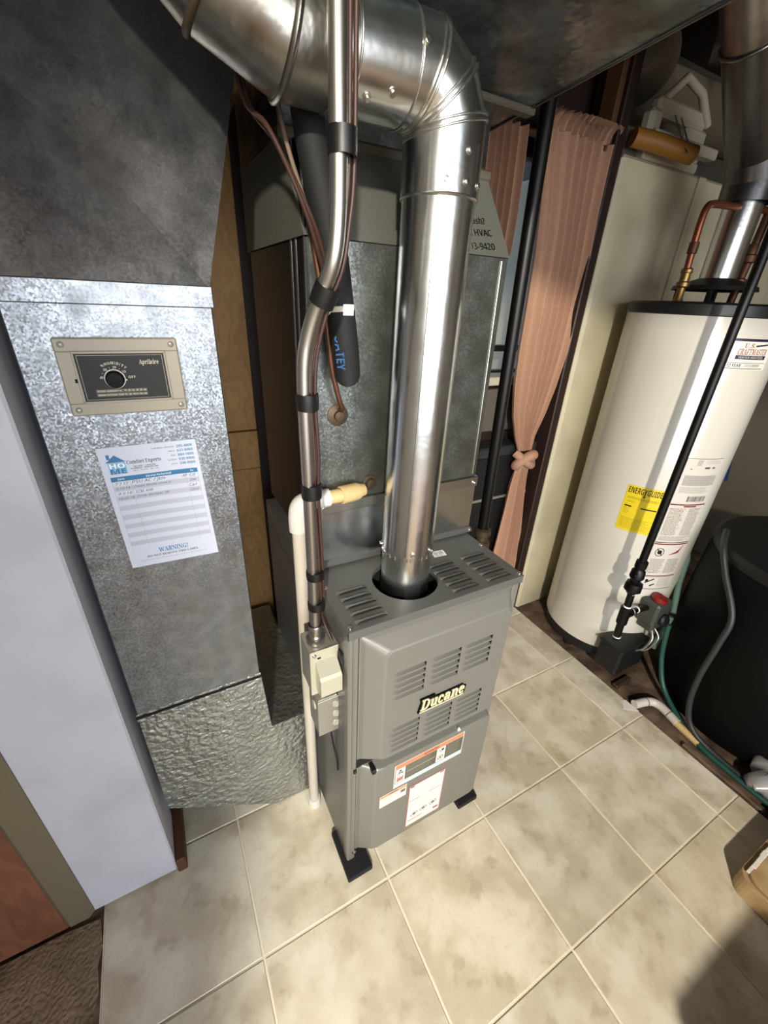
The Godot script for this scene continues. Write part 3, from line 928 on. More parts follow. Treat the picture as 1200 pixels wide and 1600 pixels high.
func recess(w: float, h: float, d: float) -> ArrayMesh:
	# trough pressed into the panel, deepening to a right end coloured dark for the opening's shade
	var am := ArrayMesh.new()
	var g := Geo.new()
	var rows := []
	for i in 9:
		var v := float(i) / 8.0
		var row := PackedVector3Array()
		for j in 9:
			var s := float(j) / 8.0
			row.append(Vector3(s * w, h * v, -d * pow(s, 0.35) * (v / 0.125 if v < 0.125 else (1.0 - v) / 0.875)))
		rows.append(row)
	g.sheet(rows)
	g.mesh(am, M.furnace_paint)
	var k := Geo.new()
	for i in 8:
		var a: Vector3 = rows[i][8]; var b: Vector3 = rows[i + 1][8]
		k.quad(a, Vector3(a.x, a.y, 0), Vector3(b.x, b.y, 0.00001), b)
	k.mesh(am, M.slot_dark)
	return am

func build_furnace() -> void:
	var x0 := 0.2494; var x1 := 0.6815; var zf := -0.077; var zb := -0.70; var yb := 0.020; var yt := 0.858
	var t := thing("furnace", Vector3((x0 + x1) / 2, 0, -0.38), "grey upright gas furnace with louvred doors and gold raised lettering", "furnace")
	# cabinet shell with side flanges
	var g := Geo.new()
	g.box(Vector3(x0, yb, zb), Vector3(x1, 0.78, zf - 0.02), 0.002)
	g.box(Vector3(x0, 0.775, -0.30), Vector3(x0 + 0.004, yt - 0.004, zf - 0.02)); g.box(Vector3(x1 - 0.004, 0.775, -0.30), Vector3(x1, yt - 0.004, zf - 0.02))
	g.box(Vector3(x0, 0.775, zf - 0.026), Vector3(x1, yt - 0.004, zf - 0.02)); g.box(Vector3(x0, 0.775, zb), Vector3(x1, yt - 0.002, -0.295), 0.001)
	part("cabinet", g, M.furnace_side, t)
	var fl := Geo.new()
	fl.box(Vector3(x0 - 0.001, yb, zf - 0.024), Vector3(x0 + 0.022, yt - 0.02, zf), 0.003)
	fl.box(Vector3(x1 - 0.018, yb, zf - 0.024), Vector3(x1 + 0.001, yt - 0.02, zf), 0.003)
	fl.box(Vector3(x0 + 0.008, yb + 0.01, zf - 0.002), Vector3(x0 + 0.012, yt - 0.02, zf + 0.004), 0.0015)
	part("side_flange", fl, M.furnace_paint, t)
	# lid with round flue opening
	var lid := Geo.new()
	var la := x0 - 0.003; var lb := x1 + 0.004; var lz := zf + 0.004; var lk := -0.30
	var fc := Vector2(0.428, -0.176); var fr := 0.0735
	var outer := PackedVector2Array([Vector2(la, lk), Vector2(lb, lk), Vector2(lb, lz), Vector2(la, lz)])
	var seg := 48
	for j in seg:   # ring of quads from the hole out to the rectangle
		var a0 := TAU * j / seg; var a1 := TAU * (j + 1) / seg
		var p := []
		for a in [a0, a1]:
			var dv := Vector2(cos(a), sin(a))
			var s := 1e9
			if dv.x > 1e-6: s = minf(s, (lb - fc.x) / dv.x)
			if dv.x < -1e-6: s = minf(s, (la - fc.x) / dv.x)
			if dv.y > 1e-6: s = minf(s, (lz - fc.y) / dv.y)
			if dv.y < -1e-6: s = minf(s, (lk - fc.y) / dv.y)
			p.append(fc + dv * fr); p.append(fc + dv * s)
		lid.quad(Vector3(p[0].x, yt, p[0].y), Vector3(p[2].x, yt, p[2].y), Vector3(p[3].x, yt, p[3].y), Vector3(p[1].x, yt, p[1].y))
		lid.quad(Vector3(p[0].x, yt - 0.012, p[0].y), Vector3(p[2].x, yt - 0.012, p[2].y), Vector3(p[2].x, yt, p[2].y), Vector3(p[0].x, yt, p[0].y))
	for c in [[la, lk], [lb, lk], [lb, lz], [la, lz]]:   # corner fillets between ray hits
		pass
	for q in [[Vector2(lb, lz), 0], [Vector2(la, lz), 1], [Vector2(la, lk), 2], [Vector2(lb, lk), 3]]:
		var ang: float = (q[0] - fc).angle()
		var j0 := floorf(fposmod(ang, TAU) / TAU * seg)
		var pr := []
		for a in [j0, j0 + 1]:
			var dv := Vector2(cos(TAU * a / seg), sin(TAU * a / seg))
			var s := 1e9
			if dv.x > 1e-6: s = minf(s, (lb - fc.x) / dv.x)
			if dv.x < -1e-6: s = minf(s, (la - fc.x) / dv.x)
			if dv.y > 1e-6: s = minf(s, (lz - fc.y) / dv.y)
			if dv.y < -1e-6: s = minf(s, (lk - fc.y) / dv.y)
			pr.append(fc + dv * s)
		var u := Vector3.UP
		lid.tri(Vector3(pr[0].x, yt, pr[0].y), Vector3(pr[1].x, yt, pr[1].y), Vector3(q[0].x, yt, q[0].y), u, u, u)
	lid.box(Vector3(la, yt - 0.021, lz - 0.002), Vector3(lb, yt, lz), 0.0008)
	lid.box(Vector3(la, yt - 0.021, lk), Vector3(la + 0.002, yt, lz), 0.0008)
	lid.box(Vector3(lb - 0.002, yt - 0.021, lk), Vector3(lb, yt, lz), 0.0008)
	var top := part("top_panel", lid, M.lid_shaded_paint, t)
	var slot := louver(0.068, 0.0125, 0.0055)
	for grp in [[0.270, 0.0], [0.498, 0.0], [0.592, 0.0]]:
		for k in 5:
			var o := part("vent_slot", slot, null, top)
			o.transform = Transform3D(Basis(Vector3(1, 0, 0), Vector3(0, 0, -1), Vector3(0, 1, 0)), Vector3(grp[0], yt + 0.0004, -0.182 + 0.0235 * k))
	part("flue_throat", lt([Vector2(0.085, 0.785), Vector2(0.0855, 0.85)], Transform3D(Basis(), Vector3(fc.x, 0, fc.y))), M.slot_dark, t)
	for q in [[0.256, -0.217], [0.255, -0.084], [0.680, -0.219], [0.680, -0.083]]:
		place("screw", screw_mesh(0.0042, 0.004), M.steel, top, Transform3D(Basis(), Vector3(q[0], yt, q[1])))
	# raised doors
	var holes: Array[Rect2] = []
	for gy in [0.722, 0.546]:
		for gx in [0.338, 0.430, 0.520]:
			for k in 5: holes.append(Rect2(gx, gy - 0.0178 * k, 0.078, 0.0128))
	var up := pan_door(x0 + 0.024, x1 - 0.019, 0.449, 0.832, zf - 0.004, 0.032, 0.047, 0.036, 0.02, 0.012, holes)
	var ud := part("upper_door", up, M.furnace_paint, t)
	var zq := zf + 0.0285
	var lv := recess(0.078, 0.0128, 0.0125)
	for h in holes:
		part("louver", lv, null, ud).position = Vector3(h.position.x, h.position.y, zf + 0.028)
	var low := pan_door(x0 + 0.024, x1 - 0.015, 0.05, 0.431, zf - 0.006, 0.030, 0.040, 0.012, 0.008, 0.016)
	var ld := part("lower_door", low, M.furnace_paint, t)
	part("door_gap", bx(Vector3(x0 + 0.02, 0.425, zf - 0.02), Vector3(x1 - 0.012, 0.452, zf - 0.002)), M.slot_dark, t)
	part("latch", sub(bx(Vector3(0.301, 0.413, zq - 0.03), Vector3(0.312, 0.428, zq - 0.004), 0.002), Vector3(0.262, 0.417, zf), Vector3(0.270, 0.427, zf + 0.005), 0.001), M.black_plastic, t)
	# raised maker's lettering
	var em := Geo.new()
	em.prism(PackedVector2Array([Vector2(0.4055, 0.578), Vector2(0.5345, 0.578), Vector2(0.539, 0.604), Vector2(0.532, 0.604), Vector2(0.530, 0.612), Vector2(0.452, 0.612), Vector2(0.449, 0.621), Vector2(0.409, 0.621), Vector2(0.412, 0.608)]), zq, zq + 0.004)
	var eb := part("emblem", em, M.dial_black, ud, "gold raised lettering on black backing")
	var tm := text_mesh("Ducane", "serifbold", 0.3)
	var bb := tm.get_aabb()
	var o2 := part("letters", tm, M.gold, ud)
	var sx := 0.120 / bb.size.x; var sy := 0.033 / bb.size.y
	o2.transform = Transform3D(Basis(Vector3(sx, 0, 0), Vector3(sy * 0.12, sy, 0), Vector3(0, 0, 0.010)), Vector3(0.472 - bb.get_center().x * sx, 0.602 - bb.get_center().y * sy, zq + 0.0048))
	part("letter_underline", bx(Vector3(0.409, 0.579, zq + 0.004), Vector3(0.533, 0.5815, zq + 0.0058), 0.0005), M.gold, ud)
	# labels on the lower door
	var zl := zf + 0.0245
	sticker("warning_label", Vector3(0.362, 0.404, zl), Vector3(0.574, 0.404, zl), Vector3(0.574, 0.312, zl), Vector3(0.362, 0.312, zl), print_mat("warning_print", warning_print()), ld, "wide orange topped warning label")
	sticker("safety_label", Vector3(0.325, 0.304, zl), Vector3(0.403, 0.304, zl), Vector3(0.403, 0.256, zl), Vector3(0.325, 0.256, zl), print_mat("safety_print", safety_print()), ld, "small white label with an orange band")
	sticker("instruction_label", Vector3(0.413, 0.278, zl), Vector3(0.529, 0.278, zl), Vector3(0.529, 0.086, zl), Vector3(0.413, 0.086, zl), print_mat("instruction_print", instruction_print()), ld, "tall white label with a red border")
	var ar := Geo.new()
	ar.prism(PackedVector2Array([Vector2(0.548, 0.418), Vector2(0.558, 0.418), Vector2(0.553, 0.429)]), zl - 0.004, zl + 0.0006)
	part("arrow_mark", ar, M.white_print, ld)
	sticker("barcode_label", Vector3(0.541, yt + 0.0003, -0.243), Vector3(0.575, yt + 0.0003, -0.240), Vector3(0.571, yt + 0.0003, -0.217), Vector3(0.537, yt + 0.0003, -0.220), print_mat("barcode_print", barcode_print()), top, "small white barcode sticker")
	# feet
	part("foot_pad", bx(Vector3(0.236, 0.0, -0.165), Vector3(0.308, 0.019, -0.038), 0.002), M.rubber, t)
	part("foot_pad", bx(Vector3(0.614, 0.0, -0.165), Vector3(0.686, 0.019, -0.052), 0.002), M.rubber, t)
	part("foot_pad", bx(Vector3(0.236, 0.0, -0.68), Vector3(0.308, 0.019, -0.60), 0.002), M.rubber, t)
	part("foot_pad", bx(Vector3(0.614, 0.0, -0.68), Vector3(0.686, 0.019, -0.60), 0.002), M.rubber, t)
	place("screw", screw_mesh(0.004, 0.004), M.steel, t, along(Vector3(0, 0, 1), Vector3(0.268, 0.055, zf + 0.001)))
	place("screw", screw_mesh(0.004, 0.004), M.steel, t, along(Vector3(0, 0, 1), Vector3(0.662, 0.058, zf + 0.001)))

# a pressed door pan: flat rim at z, raised face d proud, sloping sides
func pan_door(xa: float, xb: float, ya: float, yb: float, z: float, d: float, sl: float, st: float, sr: float, sb: float, holes: Array = []) -> Geo:
	var g := Geo.new()
	var rim := 0.003
	var o := [Vector2(xa, ya), Vector2(xb, ya), Vector2(xb, yb), Vector2(xa, yb)]
	var rows := []
	# three loops with rounded corners: rim edge, foot of slope, face edge
	var loops := []
	for k in [[xa, xb, ya, yb, z, 0.004], [xa + rim, xb - rim, ya + rim, yb - rim, z, 0.006], [xa + rim + (sl - rim) * 0.15, xb - rim - sr * 0.15, ya + rim + sb * 0.15, yb - rim - st * 0.15, z + d * 0.22, 0.012], [xa + sl * 0.88, xb - sr * 0.88, ya + sb * 0.88, yb - st * 0.88, z + d * 0.93, 0.016], [xa + sl, xb - sr, ya + sb, yb - st, z + d, 0.018]]:
		var p := PackedVector3Array()
		var r: float = k[5]
		for c in [[k[1] - r, k[2] + r, -PI / 2], [k[1] - r, k[3] - r, 0.0], [k[0] + r, k[3] - r, PI / 2], [k[0] + r, k[2] + r, PI]]:
			for i in 6:
				var a: float = c[2] + PI / 2 * i / 5.0
				p.append(Vector3(c[0] + r * cos(a), c[1] + r * sin(a), k[4]))
		loops.append(p)
	for i in loops.size() - 1:
		var a: PackedVector3Array = loops[i]; var b: PackedVector3Array = loops[i + 1]
		for j in a.size():
			var q := (j + 1) % a.size()
			g.quad(a[j], a[q], b[q], b[j])
	var f: PackedVector3Array = loops[-1]
	var u := Vector3(0, 0, 1)
	var zz := z + d
	# the flat face: a grid with openings left for the louvres, and a border out to the rounded edge
	var xs := [xa + sl + 0.02, xb - sr - 0.02]; var ys := [ya + sb + 0.02, yb - st - 0.02]
	for h in holes:
		for q in [h.position.x, h.end.x]:
			if not xs.any(func(w): return absf(w - q) < 1e-5): xs.append(q)
		for q in [h.position.y, h.end.y]:
			if not ys.any(func(w): return absf(w - q) < 1e-5): ys.append(q)
	xs.sort(); ys.sort()
	for i in xs.size() - 1:
		for j in ys.size() - 1:
			var mid := Vector2((xs[i] + xs[i + 1]) / 2, (ys[j] + ys[j + 1]) / 2)
			if holes.any(func(h): return h.has_point(mid)): continue
			g.quad(Vector3(xs[i], ys[j], zz), Vector3(xs[i + 1], ys[j], zz), Vector3(xs[i + 1], ys[j + 1], zz), Vector3(xs[i], ys[j + 1], zz))
	var rc := [Vector3(xs[-1], ys[0], zz), Vector3(xs[-1], ys[-1], zz), Vector3(xs[0], ys[-1], zz), Vector3(xs[0], ys[0], zz)]
	for c4 in 4:
		for i in 5: g.tri(rc[c4], f[c4 * 6 + i], f[c4 * 6 + i + 1], u, u, u)
		g.quad(rc[c4], f[c4 * 6 + 5], f[((c4 + 1) % 4) * 6], rc[(c4 + 1) % 4])
	var e: PackedVector3Array = loops[0]
	for j in e.size():
		var q := (j + 1) % e.size()
		g.quad(e[j] - u * 0.012, e[q] - u * 0.012, e[q], e[j])
	return g

func warning_print() -> Image:
	rng.seed = 11
	var im := page(512, 222, Color(0.80, 0.80, 0.76))
	fill(im, 6, 4, 500, 36, Color(0.84, 0.50, 0.34))
	ink(im, "WARNING", "bold", 205, 10, 110, 24, Color(0.35, 0.2, 0.12))
	fill(im, 6, 42, 500, 138, Color(0.33, 0.32, 0.27))
	for x in [10, 304]:
		fill(im, x, 46, 66, 130, Color(0.90, 0.88, 0.83))
	fill(im, 12, 110, 62, 2, Color(0.4, 0.3, 0.25)); fill(im, 306, 110, 62, 2, Color(0.4, 0.3, 0.25))
	disc(im, Vector2(42, 68), 9, g1(0.1)); line(im, Vector2(22, 96), Vector2(62, 84), g1(0.1), 3); line(im, Vector2(26, 78), Vector2(60, 98), g1(0.1), 3)
	for k in 5: line(im, Vector2(22 + k * 9, 164), Vector2(26 + k * 9, 128 + (k % 2) * 10), Color(0.55, 0.15, 0.10), 3)
	disc(im, Vector2(348, 70), 12, g1(0.12)); line(im, Vector2(318, 62), Vector2(344, 94), g1(0.15), 2)
	disc(im, Vector2(336, 142), 22, g1(0.2), 17); disc(im, Vector2(336, 142), 9, g1(0.25))
	greek(im, 84, 52, 210, 120, 11, Color(0.62, 0.61, 0.55), 2)
	greek(im, 380, 52, 120, 120, 11, Color(0.62, 0.61, 0.55), 2)
	fill(im, 84, 108, 210, 3, Color(0.8, 0.79, 0.72))
	fill(im, 6, 184, 500, 30, Color(0.74, 0.80, 0.82))
	greek(im, 20, 192, 400, 16, 9, Color(0.55, 0.62, 0.66), 2)
	return im

func safety_print() -> Image:
	rng.seed = 12
	var im := page(256, 158, Color(0.88, 0.85, 0.79))
	fill(im, 4, 4, 248, 30, Color(0.84, 0.56, 0.42))
	fill(im, 84, 12, 90, 12, Color(0.35, 0.2, 0.15))
	greek(im, 12, 44, 180, 104, 12, Color(0.60, 0.56, 0.50), 2)
	fill(im, 200, 50, 46, 40, Color(0.45, 0.38, 0.33))
	return im

func instruction_print() -> Image:
	rng.seed = 13
	var im := page(310, 512, Color(0.72, 0.45, 0.42))
	fill(im, 8, 8, 294, 496, Color(0.90, 0.87, 0.83))
	fill(im, 12, 10, 34, 14, Color(0.5, 0.2, 0.18)); fill(im, 262, 10, 34, 14, Color(0.5, 0.2, 0.18))
	greek(im, 18, 34, 274, 130, 11, Color(0.62, 0.58, 0.55), 2)
	fill(im, 14, 186, 90, 6, Color(0.45, 0.2, 0.18)); fill(im, 180, 186, 110, 6, Color(0.45, 0.2, 0.18))
	greek(im, 18, 204, 274, 100, 11, Color(0.55, 0.52, 0.50), 2)
	for c in [Vector2(70, 380), Vector2(150, 372), Vector2(236, 366)]:
		disc(im, c, 32, g1(0.45), 27); disc(im, c, 16, g1(0.4)); line(im, c - Vector2(24, -10), c + Vector2(24, -10), g1(0.3), 2)
	fill(im, 14, 440, 130, 8, Color(0.45, 0.18, 0.16))
	greek(im, 18, 456, 220, 40, 11, Color(0.55, 0.5, 0.48), 2)
	fill(im, 246, 446, 46, 22, Color(0.6, 0.2, 0.18))
	return im

func barcode_print() -> Image:
	rng.seed = 14
	var im := page(160, 100, Color(0.92, 0.92, 0.9))
	var x := 14
	while x < 140:
		var w := rng.randi_range(2, 6)
		fill(im, x, 16, w, 50, g1(0.15)); x += w + rng.randi_range(3, 7)
	fill(im, 66, 10, 12, 60, Color(0.92, 0.92, 0.9))
	greek(im, 16, 78, 120, 12, 8, g1(0.25), 4)
	return im

func build_flue() -> void:
	var t := thing("flue_pipe", Vector3(0.4305, 0.80, -0.182), "bright round metal flue rising from the furnace into an elbow to the left", "pipe")
	var r := 0.0548
	var cx := 0.4367; var cz := -0.181
	var c0 := Vector3(cx, 0, cz)
	var up := Vector3.UP
	# straight pipe, slightly leaning like the photographed one
	var foot := Vector3(0.4305, 0.80, -0.1824)
	var seam_y := 0.938
	var g := Geo.new(); g.run(foot, up, Vector3(0.4315, seam_y, -0.1822), up, r - 0.0015)
	part("lower_sleeve", g, M.bright_flue, t)
	g = Geo.new(); g.run(Vector3(0.4315, seam_y, -0.1822), up, Vector3(cx, 1.545, cz), up, r)
	part("straight_pipe", g, M.bright_flue, t)
	var cr := Geo.new()
	for k in 26:
		var a := TAU * k / 26
		cr.t = Transform3D(Basis(Vector3.UP, -a), Vector3(0.4315, seam_y, -0.1822))
		cr.box(Vector3(r - 0.003, -0.006, -0.0045), Vector3(r + 0.0006, 0.003, 0.0045), 0.0008)
	part("crimped_edge", cr, M.steel, t)
	for a in [-1.9, -0.35, 0.5]:
		var dir := Vector3(sin(a), 0, cos(a))
		place("screw", screw_mesh(0.004, 0.006), M.steel, t, along(dir, Vector3(0.4315, seam_y + 0.012, -0.1822) + dir * r))
	part("lock_seam", tb([Vector3(0.4000, 0.945, -0.1370), Vector3(cx - 0.0315, 1.54, cz + 0.0452)], 0.0012, 6), M.steel, t)
	# elbow collar
	var rc := 0.0572
	g = Geo.new(); g.run(Vector3(cx, 1.540, cz), up, Vector3(cx, 1.606, cz), up, rc)
	g.run(Vector3(cx, 1.540, cz), up, Vector3(cx, 1.5405, cz), up, rc)
	var el := part("elbow", g, M.bright_flue, t)
	part("collar_bead", ring_loop(Vector3(cx, 1.541, cz), up, rc - 0.0012, 0.0022), M.steel, el)
	for a in [-0.45, 0.1, 0.62]:
		for y in [1.556, 1.590]:
			if y > 1.58 and absf(a - 0.1) > 0.01: continue
			var dir := Vector3(sin(a), 0, cos(a))
			place("screw", screw_mesh(0.0038, 0.003), M.steel, el, along(dir, Vector3(cx, y, cz) + dir * rc))
	part("vertical_seam", bx(Vector3(cx + 0.023, 1.545, cz + 0.0515), Vector3(cx + 0.0245, 1.60, cz + 0.0535), 0.0004), M.slot_dark, el)
	# gores: centre line bends from up to the left
	var R := 0.062
	var ctr := Vector3(cx - R, 1.606, cz)
	var pts := [Vector3(cx, 1.606, cz)]
	var cut := []   # angles of the joints 0..90
	var an := [0.0, 30.0, 60.0, 90.0]
	for k in 3:
		pass
	# polyline through tangent intersections so that gores meet on mitre planes
	var P: Array[Vector3] = [Vector3(cx, 1.606, cz)]
	for k in [15.0, 45.0, 75.0]:
		var a := deg_to_rad(k)
		var rr := R / cos(deg_to_rad(15.0))
		P.append(ctr + Vector3(rr * cos(a), rr * sin(a), 0))
	P.append(ctr + Vector3(0, R, 0))
	P.append(Vector3(0.30, 1.606 + R, cz))
	var names := ["gore", "gore", "gore", "gore"]
	for k in 4:
		var d0 := (P[k] - P[maxi(k - 1, 0)]).normalized() if k > 0 else up
		var d1 := (P[k + 1] - P[k]).normalized()
		var d2 := (P[k + 2] - P[k + 1]).normalized() if k + 2 < P.size() else d1
		g = Geo.new(); g.run(P[k], (d0 + d1).normalized(), P[k + 1], (d1 + d2).normalized(), rc)
		part("gore", g, M.bright_flue, el)
		var jn := (d1 + d2).normalized()
		if k < 3:
			# bead round the mitre: a ring stretched along the plane
			var bead := Geo.new()
			var e1 := Vector3(0, 0, 1)
			var e2 := jn.cross(e1).normalized()
			var sc := 1.0 / absf(d1.dot(jn))
			for off in [-0.0035, 0.0035]:
				var path := PackedVector3Array()
				for q in 41:
					var a := TAU * q / 40.0
					path.append(P[k + 1] + jn * off + e1 * cos(a) * (rc + 0.0004) + e2 * sin(a) * (rc + 0.0004) * sc)
				bead.tube(path, 0.0016, 8, false)
			part("gore_bead", bead, M.steel, el)
	for q in [[0.393, 1.655, -0.35], [0.432, 1.67, -0.2]]:
		pass
	var yh := 1.606 + R
	# horizontal run to the left: new piece, then older ones
	g = Geo.new(); g.run(Vector3(cx - R + 0.0002, yh, cz), Vector3.LEFT, Vector3(0.268, yh, cz), Vector3.LEFT, rc)
	var hz := part("horizontal_pipe", g, M.bright_flue, t)
	for x in [0.362, 0.283]: part("bead", ring_loop(Vector3(x, yh, cz), Vector3.LEFT, rc, 0.0018), M.steel, hz)
	for q in [[0.318, 0.9], [0.33, -0.75], [0.30, -0.95], [0.365, 0.15]]:
		var dir := Vector3(0, sin(q[1]), cos(q[1]))
		place("screw", screw_mesh(0.0038, 0.004), M.steel, hz, along(dir, Vector3(q[0], yh, cz) + dir * rc))
	g = Geo.new(); g.run(Vector3(0.268, yh, cz), Vector3.LEFT, Vector3(0.212, yh, cz), Vector3(-1, 0.2, 0).normalized(), rc + 0.0015)
	var od := part("old_pipe", g, M.old_flue, t, "dull older pipe section with stains")
	part("bead", ring_loop(Vector3(0.262, yh, cz), Vector3.LEFT, rc + 0.001, 0.003), M.old_flue, od)
	var A := Vector3(0.212, yh, cz); var B := A + Vector3(-0.072, 0.030, 0.0); var C := B + Vector3(-0.10, 0.085, 0); var D := C + Vector3(-0.12, 0.14, 0)
	var dirs := [Vector3.LEFT, (B - A).normalized(), (C - B).normalized(), (D - C).normalized()]
	g = Geo.new(); g.run(A, (dirs[0] + dirs[1]).normalized(), B, (dirs[1] + dirs[2]).normalized(), rc + 0.001)
	var e2p := part("second_elbow", g, M.old_flue, t, "stained second elbow turning up to the left")
	g = Geo.new(); g.run(B, (dirs[1] + dirs[2]).normalized(), C, (dirs[2] + dirs[3]).normalized(), rc + 0.001); part("gore", g, M.old_flue, e2p)
	g = Geo.new(); g.run(C, (dirs[2] + dirs[3]).normalized(), D, dirs[3], rc + 0.001); part("gore", g, M.old_flue, e2p)
	part("gore_bead", ring_loop(A, (dirs[0] + dirs[1]).normalized(), rc + 0.002, 0.0045), M.old_flue, e2p)
	part("gore_bead", ring_loop(B, (dirs[1] + dirs[2]).normalized(), rc + 0.002, 0.0045), M.rusty_metal, e2p)
	part("upper_run", tb([D, D + dirs[3] * 0.5], rc, 32), M.old_flue, t)

func build_heater() -> void:
	var c := Vector3(1.714, 0, -0.415)
	var at := Transform3D(Basis(), c)
	var r := 0.235
	var t := thing("water_heater", c, "tall white water heater tank with printed labels by the cream wall", "water heater")
	part("tank", lt([Vector2(r - 0.004, 0.085), Vector2(r, 0.090), Vector2(r, 1.405), Vector2(r - 0.002, 1.412)], at, 72), M.heater_enamel, t)
	part("base_ring", lt([Vector2(0.10, 0.035), Vector2(r - 0.012, 0.035), Vector2(r - 0.012, 0.087), Vector2(0.1, 0.087)], at, 48), M.black_plastic, t)
	part("top_rim", lt([Vector2(r - 0.001, 1.404), Vector2(r + 0.003, 1.408), Vector2(r + 0.003, 1.436), Vector2(r - 0.002, 1.442), Vector2(r - 0.02, 1.438), Vector2(0.08, 1.446), Vector2(0, 1.446)], at, 72), M.heater_rim, t)
	for k in 3:
		var a := TAU * k / 3.0 + 0.5
		part("foot", lt([Vector2(0.0, -0.012), Vector2(0.022, -0.012), Vector2(0.018, 0.036), Vector2(0, 0.036)], Transform3D(Basis(), c + Vector3(sin(a), 0, cos(a)) * 0.17), 12), M.black_plastic, t)
	# draft hood on the flue outlet
	part("draft_hood", lt([Vector2(0.052, 1.515), Vector2(0.118, 1.492), Vector2(0.122, 1.480), Vector2(0.116, 1.480), Vector2(0.05, 1.508)], at, 40), M.heater_rim, t)
	for k in 4:
		var a := TAU * k / 4.0 + 0.4
		part("hood_leg", bx(c + Vector3(sin(a) * 0.10 - 0.006, 1.44, cos(a) * 0.10 - 0.006), c + Vector3(sin(a) * 0.10 + 0.006, 1.485, cos(a) * 0.10 + 0.006)), M.heater_rim, t)
	# labels
	wrap_label("yellow_label", c, r + 0.0009, -74.0, -45.0, 0.664, 0.845, print_mat("energy_print", energy_print(), 0.4), t, "yellow energy label")
	wrap_label("name_label", c, r + 0.0009, -40.0, -6.0, 1.262, 1.352, print_mat("name_print", name_print(), 0.4), t, "maker's label below the rim")
	wrap_label("instruction_label", c, r + 0.0009, -38.5, -5.0, 0.425, 0.975, print_mat("heater_print", heater_print(), 0.4), t, "long instruction label with red bands")
	# gas control
	var v := Geo.new()
	v.box(Vector3(1.585, 0.285, -0.215), Vector3(1.685, 0.395, -0.135), 0.01)
	v.box(Vector3(1.60, 0.255, -0.20), Vector3(1.67, 0.29, -0.14), 0.006)
	var gv := part("gas_control", v, M.grey_valve, t, "grey gas control block")
	part("knob", lt([Vector2(0.030, 0.0), Vector2(0.030, 0.012), Vector2(0.024, 0.018), Vector2(0, 0.018)], along(Vector3(0.2, 1, 0.3), Vector3(1.630, 0.393, -0.168)), 20), M.red_knob, gv)
	part("dial", lt([Vector2(0.026, 0.0), Vector2(0.026, 0.020), Vector2(0.018, 0.026), Vector2(0, 0.026)], along(Vector3(-0.1, 0.3, 1), Vector3(1.640, 0.315, -0.14)), 20), M.black_plastic, gv)
	part("burner_cover", sub(bx(Vector3(1.475, 0.055, -0.25), Vector3(1.655, 0.190, -0.150), 0.008), Vector3(1.468, 0.186, -0.25), Vector3(1.66, 0.196, -0.145), 0.003), M.black_plastic, t)
	part("burner_tube", tb(curve([Vector3(1.620, 0.27, -0.15), Vector3(1.605, 0.235, -0.125), Vector3(1.585, 0.19, -0.13), Vector3(1.575, 0.15, -0.16)]), 0.005, 8), M.steel, t)
	part("burner_tube", tb(curve([Vector3(1.635, 0.27, -0.15), Vector3(1.630, 0.235, -0.115), Vector3(1.605, 0.18, -0.125), Vector3(1.585, 0.15, -0.16)]), 0.004, 8), M.steel, t)

func energy_print() -> Image:
	rng.seed = 21
	var im := page(512, 760, Color(0.86, 0.76, 0.12))
	var k := Color(0.10, 0.09, 0.04)
	ink(im, "ENERGYGUIDE", "bold", 22, 26, 468, 96, k)
	line(im, Vector2(256, 60), Vector2(256, 150), k, 7)
	for i in 24: line(im, Vector2(232 + i, 146 + i), Vector2(280 - i, 146 + i), k, 1)
	greek(im, 40, 186, 440, 44, 22, k, 6)
	greek(im, 40, 252, 130, 24, 20, Color(0.35, 0.3, 0.1), 4)
	fill(im, 32, 330, 100, 22, k); fill(im, 262, 330, 220, 22, k)
	greek(im, 36, 372, 90, 110, 22, Color(0.4, 0.35, 0.1), 4)
	greek(im, 30, 560, 450, 150, 24, Color(0.42, 0.36, 0.1), 5)
	fill(im, 20, 540, 470, 4, Color(0.4, 0.34, 0.1))
	return im

func name_print() -> Image:
	rng.seed = 22
	var im := page(640, 400, Color(0.88, 0.86, 0.81))
	var navy := Color(0.10, 0.09, 0.20); var red := Color(0.50, 0.13, 0.11)
	fill(im, 0, 6, 640, 34, navy)
	ink(im, "U.S.", "serifbold", 180, 64, 150, 56, red)
	for i in 3: line(im, Vector2(350 + i * 60, 96 - i * 6), Vector2(440 + i * 60, 84 - i * 6), navy, 9)
	line(im, Vector2(350, 100), Vector2(560, 72), navy, 6)
	ink(im, "CRAFTMASTER", "serifbold", 120, 132, 440, 74, red)
	fill(im, 110, 214, 460, 50, navy)
	ink(im, "WATER HEATERS", "bold", 150, 224, 380, 30, Color(0.75, 0.72, 0.70))
	fill(im, 10, 306, 600, 6, navy)
	ink(im, "12 YEAR", "bold", 40, 322, 190, 42, navy)
	fill(im, 280, 322, 250, 40, Color(0.74, 0.72, 0.68))
	greek(im, 400, 326, 120, 30, 10, g1(0.45), 3)
	fill(im, 0, 378, 600, 8, navy)
	return im

